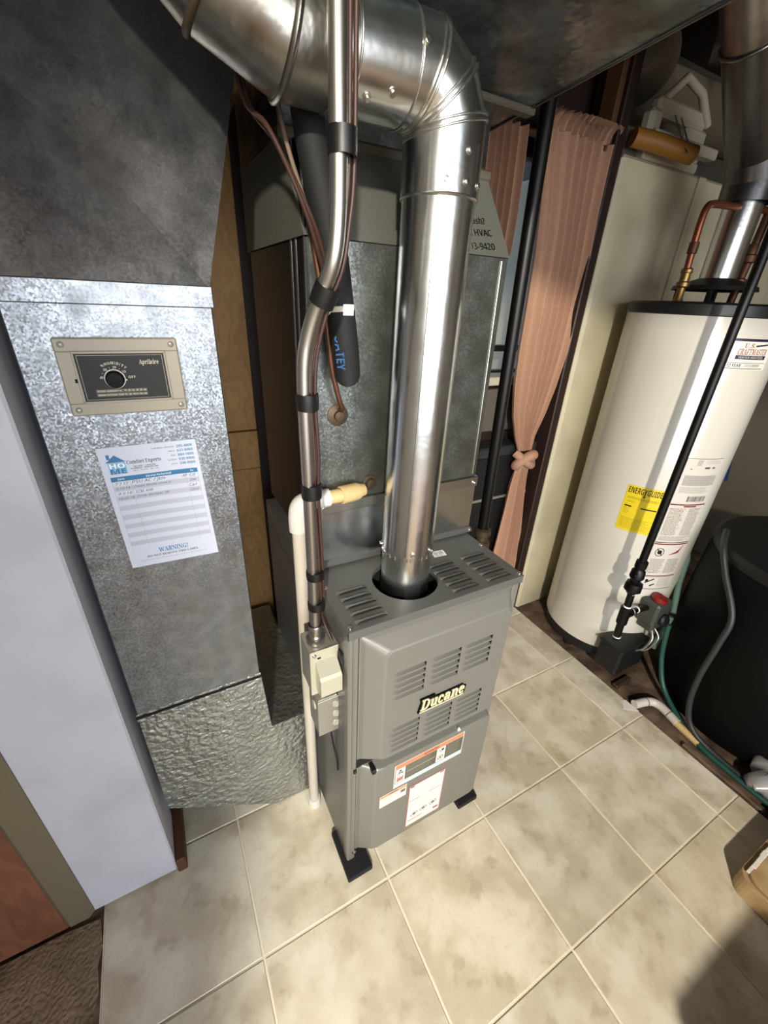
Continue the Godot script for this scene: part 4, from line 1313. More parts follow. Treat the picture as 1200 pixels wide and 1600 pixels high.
func heater_print() -> Image:
	rng.seed = 23
	var im := page(420, 1600, Color(0.80, 0.78, 0.74))
	var g := g1(0.42); var red := Color(0.40, 0.10, 0.08)
	fill(im, 0, 0, 420, 5, g1(0.35))
	greek(im, 110, 20, 60, 60, 12, g1(0.35), 5); greek(im, 200, 24, 200, 40, 14, g1(0.5), 3)
	fill(im, 210, 90, 60, 16, g1(0.2)); fill(im, 300, 90, 34, 16, g1(0.25)); fill(im, 60, 110, 20, 8, g1(0.2))
	fill(im, 30, 180, 380, 110, Color(0.68, 0.66, 0.63)); greek(im, 36, 186, 370, 100, 14, g1(0.45), 3)
	greek(im, 30, 310, 370, 70, 14, g, 4)
	var x := 150
	while x < 380:
		var w := rng.randi_range(3, 9); fill(im, x, 410, w, 60, g1(0.2)); x += w + rng.randi_range(3, 9)
	fill(im, 0, 500, 420, 14, red)
	fill(im, 150, 520, 150, 14, red)
	for q in [[16, 550, 180], [230, 550, 170]]:
		greek(im, q[0], q[1], q[2], 320, 15, Color(0.50, 0.47, 0.41), 7)
	greek(im, 16, 890, 390, 50, 14, Color(0.5, 0.47, 0.42), 6)
	fill(im, 0, 960, 420, 10, g1(0.12)); fill(im, 0, 980, 420, 14, red)
	disc(im, Vector2(90, 1090), 52, g1(0.1), 44); disc(im, Vector2(90, 1090), 26, g1(0.12)); line(im, Vector2(56, 1050), Vector2(124, 1130), g1(0.1), 5)
	for k in 9: line(im, Vector2(210 + k * 14, 1120 - k * 2), Vector2(330 + k * 3, 1080 - k * 9), Color(0.55, 0.16, 0.10), 4)
	for q in [[20, 1180, 180], [220, 1180, 180]]:
		greek(im, q[0], q[1], q[2], 190, 16, Color(0.52, 0.50, 0.43), 8)
	fill(im, 0, 1400, 420, 10, red); fill(im, 0, 1416, 420, 6, g1(0.1))
	disc(im, Vector2(70, 1470), 18, g1(0.1)); line(im, Vector2(60, 1500), Vector2(150, 1450), g1(0.1), 8); line(im, Vector2(130, 1540), Vector2(170, 1520), g1(0.1), 9)
	greek(im, 210, 1440, 190, 110, 15, Color(0.6, 0.58, 0.54), 6)
	fill(im, 0, 1584, 420, 8, g1(0.15))
	return im

func build_heater_pipes() -> void:
	var cx := 1.714; var cz := -0.415
	# vent of the heater
	var t := thing("heater_vent", Vector3(cx, 1.49, cz), "galvanised vent pipe rising from the white water heater to an elbow", "pipe")
	part("straight_pipe", lt([Vector2(0.052, 1.508), Vector2(0.052, 1.735)], Transform3D(Basis(), Vector3(cx, 0, cz)), 36), M.bright_flue, t)
	var P: Array[Vector3] = [Vector3(cx, 1.715, cz), Vector3(cx, 1.775, cz), Vector3(cx - 0.035, 1.835, cz), Vector3(cx - 0.26, 2.02, cz + 0.03), Vector3(cx - 0.42, 2.15, cz + 0.05)]
	var rr := 0.072
	var el: MeshInstance3D
	for k in 4:
		var d1 := (P[k + 1] - P[k]).normalized()
		var d0 := (P[k] - P[k - 1]).normalized() if k > 0 else d1
		var d2 := (P[k + 2] - P[k + 1]).normalized() if k < 3 else d1
		var g := Geo.new(); g.run(P[k], (d0 + d1).normalized(), P[k + 1], (d1 + d2).normalized(), rr, 32)
		if k == 0: el = part("elbow", g, M.dull_shaded_galvanised, t)
		elif k < 2: part("gore", g, M.dull_shaded_galvanised, el)
		else: part("slanting_pipe", g, M.old_flue if k == 3 else M.dull_shaded_galvanised, t)
	part("collar_bead", ring_loop(P[3], (P[4] - P[2]).normalized(), rr + 0.001, 0.005), M.steel, t)
	place("screw", screw_mesh(0.006, 0.006), M.steel, t, along(Vector3(0.2, -0.5, 1), P[3] + Vector3(0.07, -0.02, 0.06)))
	# water pipes on top
	t = thing("cold_water_pipe", Vector3(1.532, 1.44, cz), "thin copper water pipe with brass union left of the heater vent", "pipe")
	part("copper_pipe", tb(curve([Vector3(1.530, 1.50, cz), Vector3(1.522, 1.60, cz), Vector3(1.520, 1.655, cz), Vector3(1.527, 1.685, cz), Vector3(1.550, 1.697, cz), Vector3(1.62, 1.700, cz + 0.01), Vector3(1.80, 1.708, cz + 0.02), Vector3(1.95, 1.712, cz + 0.02)]), 0.010, 10), M.copper, t)
	part("union", lt([Vector2(0.012, 1.440), Vector2(0.016, 1.442), Vector2(0.012, 1.450), Vector2(0.011, 1.480), Vector2(0.019, 1.484), Vector2(0.019, 1.494), Vector2(0.014, 1.498), Vector2(0.014, 1.520), Vector2(0.017, 1.522), Vector2(0.017, 1.53), Vector2(0.011, 1.535)], Transform3D(Basis(), Vector3(1.531, 0, cz)), 16), M.brass, t)
	part("coupling", lt([Vector2(0.010, 1.57), Vector2(0.0135, 1.572), Vector2(0.0135, 1.60), Vector2(0.010, 1.602)], Transform3D(Basis(), Vector3(1.524, 0, cz)), 14), M.old_copper, t)
	t = thing("hot_water_pipe", Vector3(1.83, 1.44, cz), "dark water pipe with a valve right of the heater vent", "pipe")
	part("iron_pipe", tb([Vector3(1.805, 1.44, cz + 0.02), Vector3(1.825, 1.60, cz + 0.02), Vector3(1.835, 1.72, cz + 0.02)], 0.012, 10), M.old_copper, t)
	part("valve", lt([Vector2(0.013, 0), Vector2(0.022, 0.004), Vector2(0.022, 0.022), Vector2(0.016, 0.026), Vector2(0.016, 0.05), Vector2(0.013, 0.055)], Transform3D(Basis(), Vector3(1.82, 1.565, cz + 0.02)), 14), M.old_copper, t)
	part("valve", lt([Vector2(0.013, 0), Vector2(0.022, 0.004), Vector2(0.022, 0.018), Vector2(0.013, 0.022)], Transform3D(Basis(), Vector3(1.81, 1.50, cz + 0.02)), 14), M.old_copper, t)
	var tagp := part("pipe_tag", bx(Vector3(1.80, 1.62, cz + 0.065), Vector3(1.87, 1.725, cz + 0.07), 0.002), M.white_plastic, self)
	tag(tagp, "small pale tag plate hanging on the water pipes above the heater", "tag")
	# black gas line in front of the heater
	var gx := 1.385; var gz := -0.170
	t = thing("gas_line", Vector3(gx, 0.27, gz), "black iron gas pipe with valve and tee in front of the water heater", "pipe")
	part("iron_pipe", tb([Vector3(gx + 0.022, 2.2, gz), Vector3(gx + 0.01, 0.60, gz)], 0.0125, 14), M.black_iron, t)
	var at := Transform3D(Basis(), Vector3(gx + 0.012, 0, gz))
	part("stop_valve", lt([Vector2(0.013, 0.645), Vector2(0.019, 0.64), Vector2(0.019, 0.615), Vector2(0.015, 0.61), Vector2(0.022, 0.60), Vector2(0.024, 0.575), Vector2(0.018, 0.565), Vector2(0.015, 0.553)].map(func(p): return p), at, 16), M.black_iron, t)
	part("valve_ring", ring_loop(Vector3(gx - 0.016, 0.592, gz + 0.01), Vector3(0.3, 0, 1), 0.008, 0.0025, 16), M.black_iron, t)
	var au := Transform3D(Basis(), Vector3(gx + 0.016, 0, gz))
	part("union", lt([Vector2(0.015, 0.553), Vector2(0.027, 0.548), Vector2(0.030, 0.535), Vector2(0.030, 0.520), Vector2(0.024, 0.512), Vector2(0.018, 0.508), Vector2(0.014, 0.500)], au, 8), M.black_iron, t)
	var tx := gx + 0.022
	part("nipple", tb([Vector3(tx, 0.505, gz), Vector3(tx + 0.006, 0.42, gz)], 0.0125, 12), M.black_iron, t)
	var te := Geo.new()
	te.tube(PackedVector3Array([Vector3(tx + 0.004, 0.432, gz), Vector3(tx + 0.008, 0.358, gz)]), 0.019, 14)
	te.tube(PackedVector3Array([Vector3(tx + 0.004, 0.395, gz), Vector3(tx + 0.045, 0.396, gz)]), 0.017, 14)
	part("tee", te, M.black_iron, t)
	part("branch_pipe", tb([Vector3(tx + 0.04, 0.396, gz), Vector3(1.59, 0.36, gz - 0.01)], 0.0115, 12), M.black_iron, t)
	part("drip_leg", tb([Vector3(tx + 0.008, 0.362, gz), Vector3(tx + 0.014, 0.275, gz)], 0.0135, 14), M.black_iron, t)
	for q in [[0.000, 0.497], [0.005, 0.434], [0.008, 0.354], [0.014, 0.284]]:
		part("thread_tape", lt([Vector2(0.0132, 0), Vector2(0.0146, 0.001), Vector2(0.0146, 0.006), Vector2(0.0132, 0.007)], Transform3D(Basis(), Vector3(tx + q[0], q[1], gz)), 14), M.white_print, t)
	for x in [tx + 0.048, tx + 0.078]:
		part("thread_tape", lt([Vector2(0.0122, 0), Vector2(0.0135, 0.001), Vector2(0.0135, 0.006), Vector2(0.0122, 0.007)], along(Vector3.RIGHT, Vector3(x, 0.394, gz)), 14), M.white_print, t)
	# another gas pipe rising behind the furnace
	t = thing("gas_riser", Vector3(0.90, 0.0, -0.45), "dark iron pipe rising between the coil cabinet and the curtain", "pipe")
	part("iron_pipe", tb([Vector3(0.872, 2.2, -0.45), Vector3(0.903, 0.70, -0.45)], 0.017, 14), M.black_iron, t)
	part("union", lt([Vector2(0.018, 0.74), Vector2(0.028, 0.735), Vector2(0.028, 0.715), Vector2(0.020, 0.71), Vector2(0.020, 0.695), Vector2(0.030, 0.69), Vector2(0.030, 0.65), Vector2(0.02, 0.645)].map(func(p): return p), Transform3D(Basis(), Vector3(0.904, 0, -0.45)), 14), M.rusty_metal, t)
	part("lower_pipe", tb([Vector3(0.904, 0.66, -0.45), Vector3(0.906, -0.003, -0.45)], 0.016, 12), M.black_iron, t)

func build_electrical() -> void:
	# bent steel conduit with tape bands
	var t := thing("conduit", Vector3(0.21, 0.79, -0.152), "bent steel conduit with black tape bands rising from the switch box", "conduit")
	var p := [Vector3(0.210, 0.785, -0.153), Vector3(0.209, 1.00, -0.150), Vector3(0.205, 1.20, -0.143), Vector3(0.2035, 1.28, -0.139), Vector3(0.2045, 1.325, -0.135), Vector3(0.209, 1.355, -0.130), Vector3(0.217, 1.388, -0.120), Vector3(0.2265, 1.42, -0.106), Vector3(0.2335, 1.448, -0.094), Vector3(0.2375, 1.485, -0.090), Vector3(0.239, 1.55, -0.089), Vector3(0.2385, 1.70, -0.089), Vector3(0.238, 2.2, -0.089)]
	var c := curve(p, 6)
	part("steel_pipe", tb(c, 0.0105, 16), M.conduit_steel, t)
	for q in [[1.559, 0.012], [1.409, 0.0125], [1.269, 0.012], [1.122, 0.0125], [0.951, 0.0085], [0.879, 0.0085]]:
		var y: float = q[0] + 0.0
		var mid := Vector3(); var dir := Vector3.UP
		for k in c.size() - 1:
			if c[k].y <= y and c[k + 1].y > y:
				mid = c[k].lerp(c[k + 1], (y - c[k].y) / (c[k + 1].y - c[k].y)); dir = (c[k + 1] - c[k]).normalized()
		var h: float = q[1]
		var g := Geo.new()
		g.t = along(dir, mid + Vector3(0.0045, 0, 0))
		g.lathe(PackedVector2Array([Vector2(0.0125, -h), Vector2(0.0165, -h), Vector2(0.0170, 0), Vector2(0.0165, h), Vector2(0.0125, h)]), 18)
		part("tape_band", g, M.tape, t)
	part("connector", lt([Vector2(0.013, 0.83), Vector2(0.0145, 0.826), Vector2(0.0145, 0.812), Vector2(0.012, 0.81), Vector2(0.012, 0.800), Vector2(0.019, 0.798), Vector2(0.019, 0.788), Vector2(0.014, 0.786)].map(func(q): return q), Transform3D(Basis(), Vector3(0.210, 0, -0.153)), 18), M.steel, t)
	# switch box on the furnace's side
	t = thing("switch_box", Vector3(0.218, 0.66, -0.15), "upper metal switch box with a boxy hooded cover on the furnace's side", "switch box")
	var g := Geo.new()
	g.box(Vector3(0.188, 0.672, -0.188), Vector3(0.2494, 0.786, -0.124), 0.002)
	part("box_body", g, M.zinc_box, t)
	var cv := bx(Vector3(0.186, 0.672, -0.124), Vector3(0.246, 0.789, -0.120), 0.0015)
	part("cover", cv, M.cast_box, t)
	# hooded outlet guard: top sloping forward
	var hd := Geo.new()
	hd.t = Transform3D(Basis(Vector3(0, 0, 1), Vector3(0, 1, 0), Vector3(-1, 0, 0)), Vector3(0, 0, 0))
	# polygon in (z, y), extruded along -x
	hd.prism(PackedVector2Array([Vector2(-0.120, 0.690), Vector2(-0.095, 0.690), Vector2(-0.089, 0.696), Vector2(-0.089, 0.738), Vector2(-0.094, 0.744), Vector2(-0.120, 0.764)]), -0.241, -0.196)
	part("hood", hd, M.cast_box, t)
	part("slot_mark", sub(bx(Vector3(0.210, 0.678, -0.1202), Vector3(0.224, 0.687, -0.1185), 0.0005), Vector3(0.201, 0.770, -0.1202), Vector3(0.208, 0.773, -0.1188)), M.slot_dark, t)
	for q in [[0.195, 0.780], [0.238, 0.678]]:
		place("screw", screw_mesh(0.003, 0.003), M.steel, t, along(Vector3(0, 0, 1), Vector3(q[0], q[1], -0.12)))
	# junction box below
	t = thing("junction_box", Vector3(0.228, 0.51, -0.15), "lower dull junction box with round knockouts under the switch box", "junction box")
	part("box_body", bx(Vector3(0.203, 0.514, -0.195), Vector3(0.2494, 0.625, -0.137), 0.002), M.zinc_box, t)
	part("cover", bx(Vector3(0.202, 0.512, -0.138), Vector3(0.262, 0.624, -0.134), 0.0015), M.zinc_box, t)
	for y in [0.601, 0.570, 0.539]:
		part("knockout", ring_loop(Vector3(0.244, y, -0.1338), Vector3(0, 0, 1), 0.0095, 0.0012, 20), M.zinc_box, t)
		part("knockout", lt([Vector2(0.0088, 0.0), Vector2(0.0080, 0.0014), Vector2(0, 0.0016)], along(Vector3(0, 0, 1), Vector3(0.244, y, -0.1342)), 18), M.cast_box, t)
	part("side_disc", lt([Vector2(0.011, 0.0), Vector2(0.011, 0.002), Vector2(0, 0.0025)], along(Vector3.LEFT, Vector3(0.203, 0.590, -0.162)), 18), M.pvc, t)
	part("close_nipple", tb([Vector3(0.224, 0.622, -0.165), Vector3(0.224, 0.676, -0.165)], 0.011, 14), M.steel, t)
	tag(part("control_wire", tb(curve([Vector3(0.241, 0.515, -0.17), Vector3(0.243, 0.46, -0.165), Vector3(0.2465, 0.41, -0.155), Vector3(0.2475, 0.385, -0.142), Vector3(0.2478, 0.35, -0.138)]), 0.0022, 8), M.black_plastic, self), "thin black wire leaving the junction box down the furnace's side", "wire")
	place("black_disc", Geo.new().mesh() if false else lt([Vector2(0.016, 0.0), Vector2(0.016, 0.004), Vector2(0.012, 0.006), Vector2(0, 0.006)], Transform3D(), 20).mesh(), M.black_plastic, get_node("furnace"), along(Vector3.LEFT, Vector3(0.2494, 0.762, -0.113)))
	# thermostat cables along the conduit
	var base := [Vector3(0.2545, 1.95, -0.094), Vector3(0.2545, 1.673, -0.094), Vector3(0.2545, 1.541, -0.096), Vector3(0.250, 1.486, -0.099), Vector3(0.243, 1.439, -0.104), Vector3(0.229, 1.395, -0.118), Vector3(0.216, 1.334, -0.132), Vector3(0.2135, 1.266, -0.138), Vector3(0.2175, 1.18, -0.142), Vector3(0.2165, 1.106, -0.146), Vector3(0.2205, 0.98, -0.148), Vector3(0.2235, 0.90, -0.152), Vector3(0.232, 0.82, -0.165), Vector3(0.2455, 0.765, -0.12)]
	var names := ["brown thermostat cable strapped along the conduit's right side, nearer the conduit", "brown thermostat cable strapped along the conduit's right side, outermost"]
	for k in 2:
		var q := []
		for i in base.size() - k * 2: q.append(base[i] + Vector3(0.0058 * k, 0, 0.002 * k))
		var cb := part("thermostat_cable", tb(curve(q, 5), 0.0029, 8), M.brown_cable, self)
		tag(cb, names[k], "cable", "cables along the conduit")
	var q2 := [[Vector3(0.168, 1.72, -0.27), Vector3(0.180, 1.635, -0.27), Vector3(0.200, 1.60, -0.235), Vector3(0.217, 1.560, -0.215), Vector3(0.234, 1.505, -0.19), Vector3(0.240, 1.455, -0.16), Vector3(0.236, 1.42, -0.125)],
		[Vector3(0.174, 1.72, -0.272), Vector3(0.187, 1.632, -0.272), Vector3(0.208, 1.59, -0.240), Vector3(0.226, 1.550, -0.218), Vector3(0.244, 1.495, -0.19), Vector3(0.247, 1.445, -0.155), Vector3(0.240, 1.41, -0.122)],
		[Vector3(0.222, 1.70, -0.275), Vector3(0.228, 1.615, -0.262), Vector3(0.242, 1.54, -0.235), Vector3(0.252, 1.483, -0.20), Vector3(0.252, 1.435, -0.16), Vector3(0.244, 1.40, -0.122)]]
	var l2 := ["brown cable slanting down from behind the elbow to the taped conduit, left of its pair", "brown cable slanting down from behind the elbow, right of its pair", "grey tan cable slanting down beside the black foam sleeve"]
	for k in 3:
		tag(part("slanting_cable", tb(curve(q2[k], 6), 0.0032, 8), M.tan_cable if k == 2 else M.brown_cable, self), l2[k], "cable", "cables slanting behind the conduit")

func build_lines() -> void:
	# insulated suction line
	var t := thing("insulated_pipe", Vector3(0.32, 1.26, -0.24), "thick black foam covered refrigerant pipe in front of the coil cabinet", "pipe")
	var p := curve([Vector3(0.252, 1.75, -0.262), Vector3(0.262, 1.62, -0.250), Vector3(0.275, 1.545, -0.243), Vector3(0.290, 1.475, -0.240), Vector3(0.302, 1.40, -0.240), Vector3(0.313, 1.33, -0.242), Vector3(0.318, 1.288, -0.245)], 6)
	var g := Geo.new()
	var path := PackedVector3Array(p)
	var rad := []
	for i in path.size(): rad.append(0.0225)
	for k in 5:   # rounded end
		var a := PI / 2 * (k + 1) / 5.0
		path.append(p[-1] + Vector3(0.0015, -0.022, -0.001) * sin(a)); rad.append(maxf(0.0225 * cos(a), 0.0005))
	g.tube(path, rad, 22)
	part("foam_sleeve", g, M.foam, t)
	var tie := Geo.new()
	tie.t = along(Vector3(0.12, -1, 0), Vector3(0.303, 1.392, -0.240))
	tie.lathe(PackedVector2Array([Vector2(0.0220, -0.004), Vector2(0.0236, -0.004), Vector2(0.0236, 0.004), Vector2(0.0220, 0.004)]), 24)
	part("cable_tie", tie, M.white_plastic, t, "white cable tie")
	part("tie_label", bx(Vector3(0.298, 1.382, -0.2168), Vector3(0.316, 1.398, -0.2158), 0.0005), M.white_print, t)
	part("tie_tail", tb([Vector3(0.283, 1.390, -0.226), Vector3(0.268, 1.385, -0.205)], 0.0028, 6), M.white_plastic, t)
	var tm := text_mesh("OATEY", "bold", 0.05)
	var bb := tm.get_aabb()
	var o := part("sleeve_print", tm, M.blue_print, t)
	var s := 0.055 / bb.size.x
	o.transform = Transform3D(Basis(Vector3(0.10, -1, 0).normalized() * s, Vector3(0.8, 0.1, 0.6).normalized() * (0.014 / bb.size.y), Vector3(-0.6, 0, 0.8) * 0.02), Vector3(0.2965, 1.325, -0.2275) - t.position)
	# thin copper line to its fitting
	t = thing("copper_line", Vector3(0.313, 1.20, -0.26), "thin brown copper line running down to a round fitting on the coil cabinet", "pipe")
	part("copper_pipe", tb(curve([Vector3(0.262, 1.52, -0.262), Vector3(0.275, 1.44, -0.262), Vector3(0.284, 1.392, -0.261), Vector3(0.289, 1.343, -0.260), Vector3(0.297, 1.285, -0.260), Vector3(0.309, 1.24, -0.262), Vector3(0.317, 1.222, -0.268), Vector3(0.318, 1.215, -0.283)], 6), 0.0048, 10), M.old_copper, t)
	part("fitting", lt([Vector2(0.021, 0), Vector2(0.021, 0.003), Vector2(0.016, 0.0045), Vector2(0.010, 0.006), Vector2(0.009, 0.012), Vector2(0, 0.013)], along(Vector3(0, 0, 1), Vector3(0.316, 1.205, -0.288)), 22), M.rusty_metal, t)
	# condensate drain
	t = thing("condensate_drain", Vector3(0.222, 0, -0.262), "white plastic drain pipe elbowing from the coil cabinet down to the floor", "pipe")
	part("down_pipe", tb([Vector3(0.219, 1.012, -0.262), Vector3(0.222, 0.012, -0.272)], 0.0135, 18), M.pvc, t)
	part("elbow", tb(curve([Vector3(0.219, 0.985, -0.262), Vector3(0.219, 1.018, -0.262), Vector3(0.224, 1.038, -0.262), Vector3(0.240, 1.046, -0.262), Vector3(0.285, 1.046, -0.262)], 5), 0.0185, 18), M.white_pvc, t)
	part("stub_pipe", tb([Vector3(0.28, 1.046, -0.262), Vector3(0.325, 1.046, -0.262)], 0.0145, 18), M.pvc_tan, t)
	part("adapter", lt([Vector2(0.016, 0), Vector2(0.019, 0.002), Vector2(0.019, 0.040), Vector2(0.015, 0.048), Vector2(0.013, 0.058), Vector2(0, 0.058)], along(Vector3(1, 0, -0.15), Vector3(0.31, 1.046, -0.262)), 20), M.pvc_tan, t, "tan threaded adapter")
	part("floor_cap", lt([Vector2(0.019, 0.0), Vector2(0.019, 0.030), Vector2(0.0175, 0.034), Vector2(0.0135, 0.034)], Transform3D(Basis(), Vector3(0.222, 0, -0.272)), 20), M.white_pvc, t)

func build_humidistat() -> void:
	var zf := -0.3198
	var t := thing("humidity_control", Vector3(-0.023, 1.285, zf), "beige framed humidity control with a black dial plate on the return duct", "control")
	var o := Transform3D(Basis(Vector3(0, 0, 1), 0.0), Vector3(-0.0235, 1.2845, zf))
	var g := Geo.new(); g.t = o
	# frame ring
	var w := 0.0800; var h := 0.0555
	g.box(Vector3(-w, 0.036, 0), Vector3(w, h, 0.008), 0.002); g.box(Vector3(-w, -h, 0), Vector3(w, -0.036, 0.008), 0.002)
	g.box(Vector3(-w, -0.038, 0), Vector3(-0.058, 0.038, 0.008), 0.002); g.box(Vector3(0.058, -0.038, 0), Vector3(w, 0.038, 0.008), 0.002)
	g.box(Vector3(-w + 0.004, -h + 0.004, -0.001), Vector3(w - 0.004, h - 0.004, 0.004))
	part("frame", g, M.beige_frame, t, "beige plastic surround")
	var rim := Geo.new(); rim.t = o
	for q in [[-0.061, 0.034, 0.061, 0.0375], [-0.061, -0.0375, 0.061, -0.034], [-0.061, -0.036, -0.058, 0.036], [0.058, -0.036, 0.061, 0.036]]:
		rim.box(Vector3(q[0], q[1], 0.006), Vector3(q[2], q[3], 0.0105), 0.0006)
	part("inner_rim", rim, M.beige_frame, t)
	var k := Vector3(-0.0235, 1.2845, zf + 0.0095)
	sticker("dial_plate", k + Vector3(-0.058, 0.034, 0), k + Vector3(0.058, 0.034, 0), k + Vector3(0.058, -0.034, 0), k + Vector3(-0.058, -0.034, 0), print_mat("dial_print", dial_print(), 0.6), t, "black plate printed in pale letters")
	var dc := k + Vector3(-0.0135, -0.002, 0)
	part("knob", lt([Vector2(0.0125, 0), Vector2(0.0122, 0.010), Vector2(0.0105, 0.0118), Vector2(0, 0.012)], along(Vector3(0, 0, 1), dc), 28), M.dial_black, t)
	part("knob_ring", ring_loop(dc + Vector3(0, 0, 0.0006), Vector3(0, 0, 1), 0.0132, 0.0009, 32), M.white_print, t)
	for q in [[-0.070, 0.0465], [0.071, 0.0465], [-0.070, -0.0465], [0.071, -0.0465]]:
		place("screw", lt([Vector2(0.0045, 0), Vector2(0.0042, 0.001), Vector2(0.0025, 0.0022), Vector2(0, 0.0026)], Transform3D(), 14).mesh(), M.zinc_box, t, along(Vector3(0, 0, 1), Vector3(-0.0235 + q[0], 1.2845 + q[1], zf + 0.008)))
	part("side_notch", bx(Vector3(-0.0235 - 0.0645, 1.278, zf + 0.0075), Vector3(-0.0235 - 0.0605, 1.2835, zf + 0.0088)), M.dial_black, t)

func dial_print() -> Image:
	rng.seed = 31
	var im := page(800, 470, Color(0.03, 0.027, 0.03))
	var c := Color(0.80, 0.77, 0.70)
	fill(im, 18, 14, 764, 3, c); fill(im, 18, 453, 764, 3, c); fill(im, 18, 14, 3, 442, c); fill(im, 779, 14, 3, 442, c)
	# letters on an arc
	var ctr := Vector2(307, 249)
	var word := "%HUMIDITY"
	var turn := -128.0
	for i in word.length():
		var w: float = {"I": 7.0, "%": 26.0, "M": 26.0}.get(word[i], 20.0)
		turn += w * 0.21
		var a := deg_to_rad(turn)
		turn += w * 0.21 + 2.2
		var p := ctr + Vector2(cos(a), sin(a)) * 160
		ink(im, word[i], "bold", p.x - w / 2, p.y - 13, w, 27, c, 0.0, a + PI / 2)
	var nums := ["40", "30", "20", "10"]
	for i in 4:
		var a := deg_to_rad(-172.0 + i * 45.0)
		var p := ctr + Vector2(cos(a), sin(a)) * 118
		ink(im, nums[i], "bold", p.x - 17, p.y - 12, 34, 24, c)
		a += deg_to_rad(22.0); p = ctr + Vector2(cos(a), sin(a)) * 116
		if i < 3: disc(im, p, 4, c)
	ink(im, "OFF", "bold", 432, 222, 66, 25, c)
	disc(im, Vector2(408, 262), 8, c)
	# maker's name in a script hand
	ink(im, "Aprilaire", "serifitalic", 556, 60, 186, 62, c, 0.12)
	for r in 2:
		fill(im, 112, 352 + r * 40, 470, 34, Color(0.34, 0.33, 0.30))
	ink(im, "INSIDE HUMIDITY %    15  20  25  30  35  40", "bold", 122, 360, 450, 19, c)
	ink(im, "WHEN OUTSIDE TEMP IS -20 -10 0 +10 +20", "bold", 122, 400, 450, 19, c)
	return im

func build_service_sheet() -> void:
	var z := -0.3196
	var m := print_mat("service_print", service_print(), 0.5)
	var t := thing("service_record", Vector3(-0.01, 1.06, z), "white service record sheet with blue heading stuck on the return duct", "paper")
	sticker("sheet", Vector3(-0.0885, 1.1745, z), Vector3(0.0595, 1.1755, z), Vector3(0.0680, 0.9390, z), Vector3(-0.0825, 0.9425, z), m, t, "", 0.0008)

func service_print() -> Image:
	rng.seed = 41
	var im := page(720, 1130, Color(0.78, 0.80, 0.86))
	var blue := Color(0.16, 0.42, 0.60); var k := Color(0.22, 0.22, 0.25)
	# little house with HO ME
	for i in 62: fill(im, 108 - i * 1.15, 66 + i, i * 2.3, 1, blue)
	fill(im, 52, 60, 22, 40, blue)
	fill(im, 50, 132, 122, 96, Color(0.45, 0.66, 0.80))
	ink(im, "HO", "bold", 58, 138, 106, 40, Color(0.93, 0.95, 0.97))
	ink(im, "ME", "bold", 56, 184, 110, 42, blue)
	ink(im, "Comfort Experts", "serifitalic", 182, 120, 250, 44, k)
	ink(im, "HEATING  -  COOLING", "bold", 222, 172, 160, 11, k)
	ink(im, "PLUMBING - REMODELING", "bold", 200, 188, 200, 12, k)
	ink(im, "24 HR. SERVICE    WE CARE", "sans", 212, 210, 190, 9, k)
	var ph := ["295-4808", "621-8000", "884-1800", "935-9000", "208-9000"]
	var nm := ["South Metro / Minnesota", "Metro", "West", "Farmland", "Joliet"]
	for i in 5:
		ink(im, ph[i], "bold", 566, 34 + i * 38, 122, 22, blue)
		var w: float = [170, 46, 36, 66, 48][i]
		ink(im, nm[i], "sans", 548 - w, 38 + i * 38, w, 13, k)
	fill(im, 40, 252, 650, 40, blue)
	ink(im, "Date", "bold", 88, 264, 48, 16, Color(0.85, 0.9, 0.94))
	ink(im, "Service Performed", "bold", 292, 262, 190, 20, Color(0.85, 0.9, 0.94))
	ink(im, "By", "bold", 634, 264, 26, 18, Color(0.85, 0.9, 0.94))
	for i in 14:
		var y := 336 + i * 44
		if i % 2 == 1: fill(im, 42, y - 44, 646, 44, Color(0.70, 0.715, 0.765))
		fill(im, 42, y, 646, 1, Color(0.72, 0.72, 0.76))
	for x in [42, 172, 592, 688]: fill(im, x, 292, 2, 660, Color(0.60, 0.60, 0.64))
	# handwriting
	var hand := [["7 7 17", 62, 302, 92, 24], ["PSU AC / Jim", 180, 296, 250, 34], ["AP", 560, 300, 40, 24], ["C/F", 620, 300, 50, 28], ["5-15-18", 58, 346, 100, 20], ["Clean Multi-zone jr", 184, 342, 290, 26], ["Joe", 610, 344, 54, 26], ["9 3 18", 62, 392, 100, 20], ["ECM  AHR", 190, 388, 130, 26], ["Carl", 604, 388, 62, 28], ["10-20-18", 58, 436, 112, 20], ["Zone damper 36", 186, 432, 250, 26], ["Carol", 602, 432, 70, 26]]
	for h in hand: ink(im, h[0], "sans", h[1], h[2], h[3], h[4], Color(0.26, 0.26, 0.30), 0.25)
	ink(im, "WARNING!", "serifbold", 236, 968, 240, 46, blue)
	ink(im, "DO NOT REMOVE THIS LABEL", "serifbold", 136, 1030, 420, 20, k)
	ink(im, "Complete service records help keep this equipment safe and must stay with the unit", "sans", 70, 1068, 560, 14, Color(0.5, 0.5, 0.52))
	return im

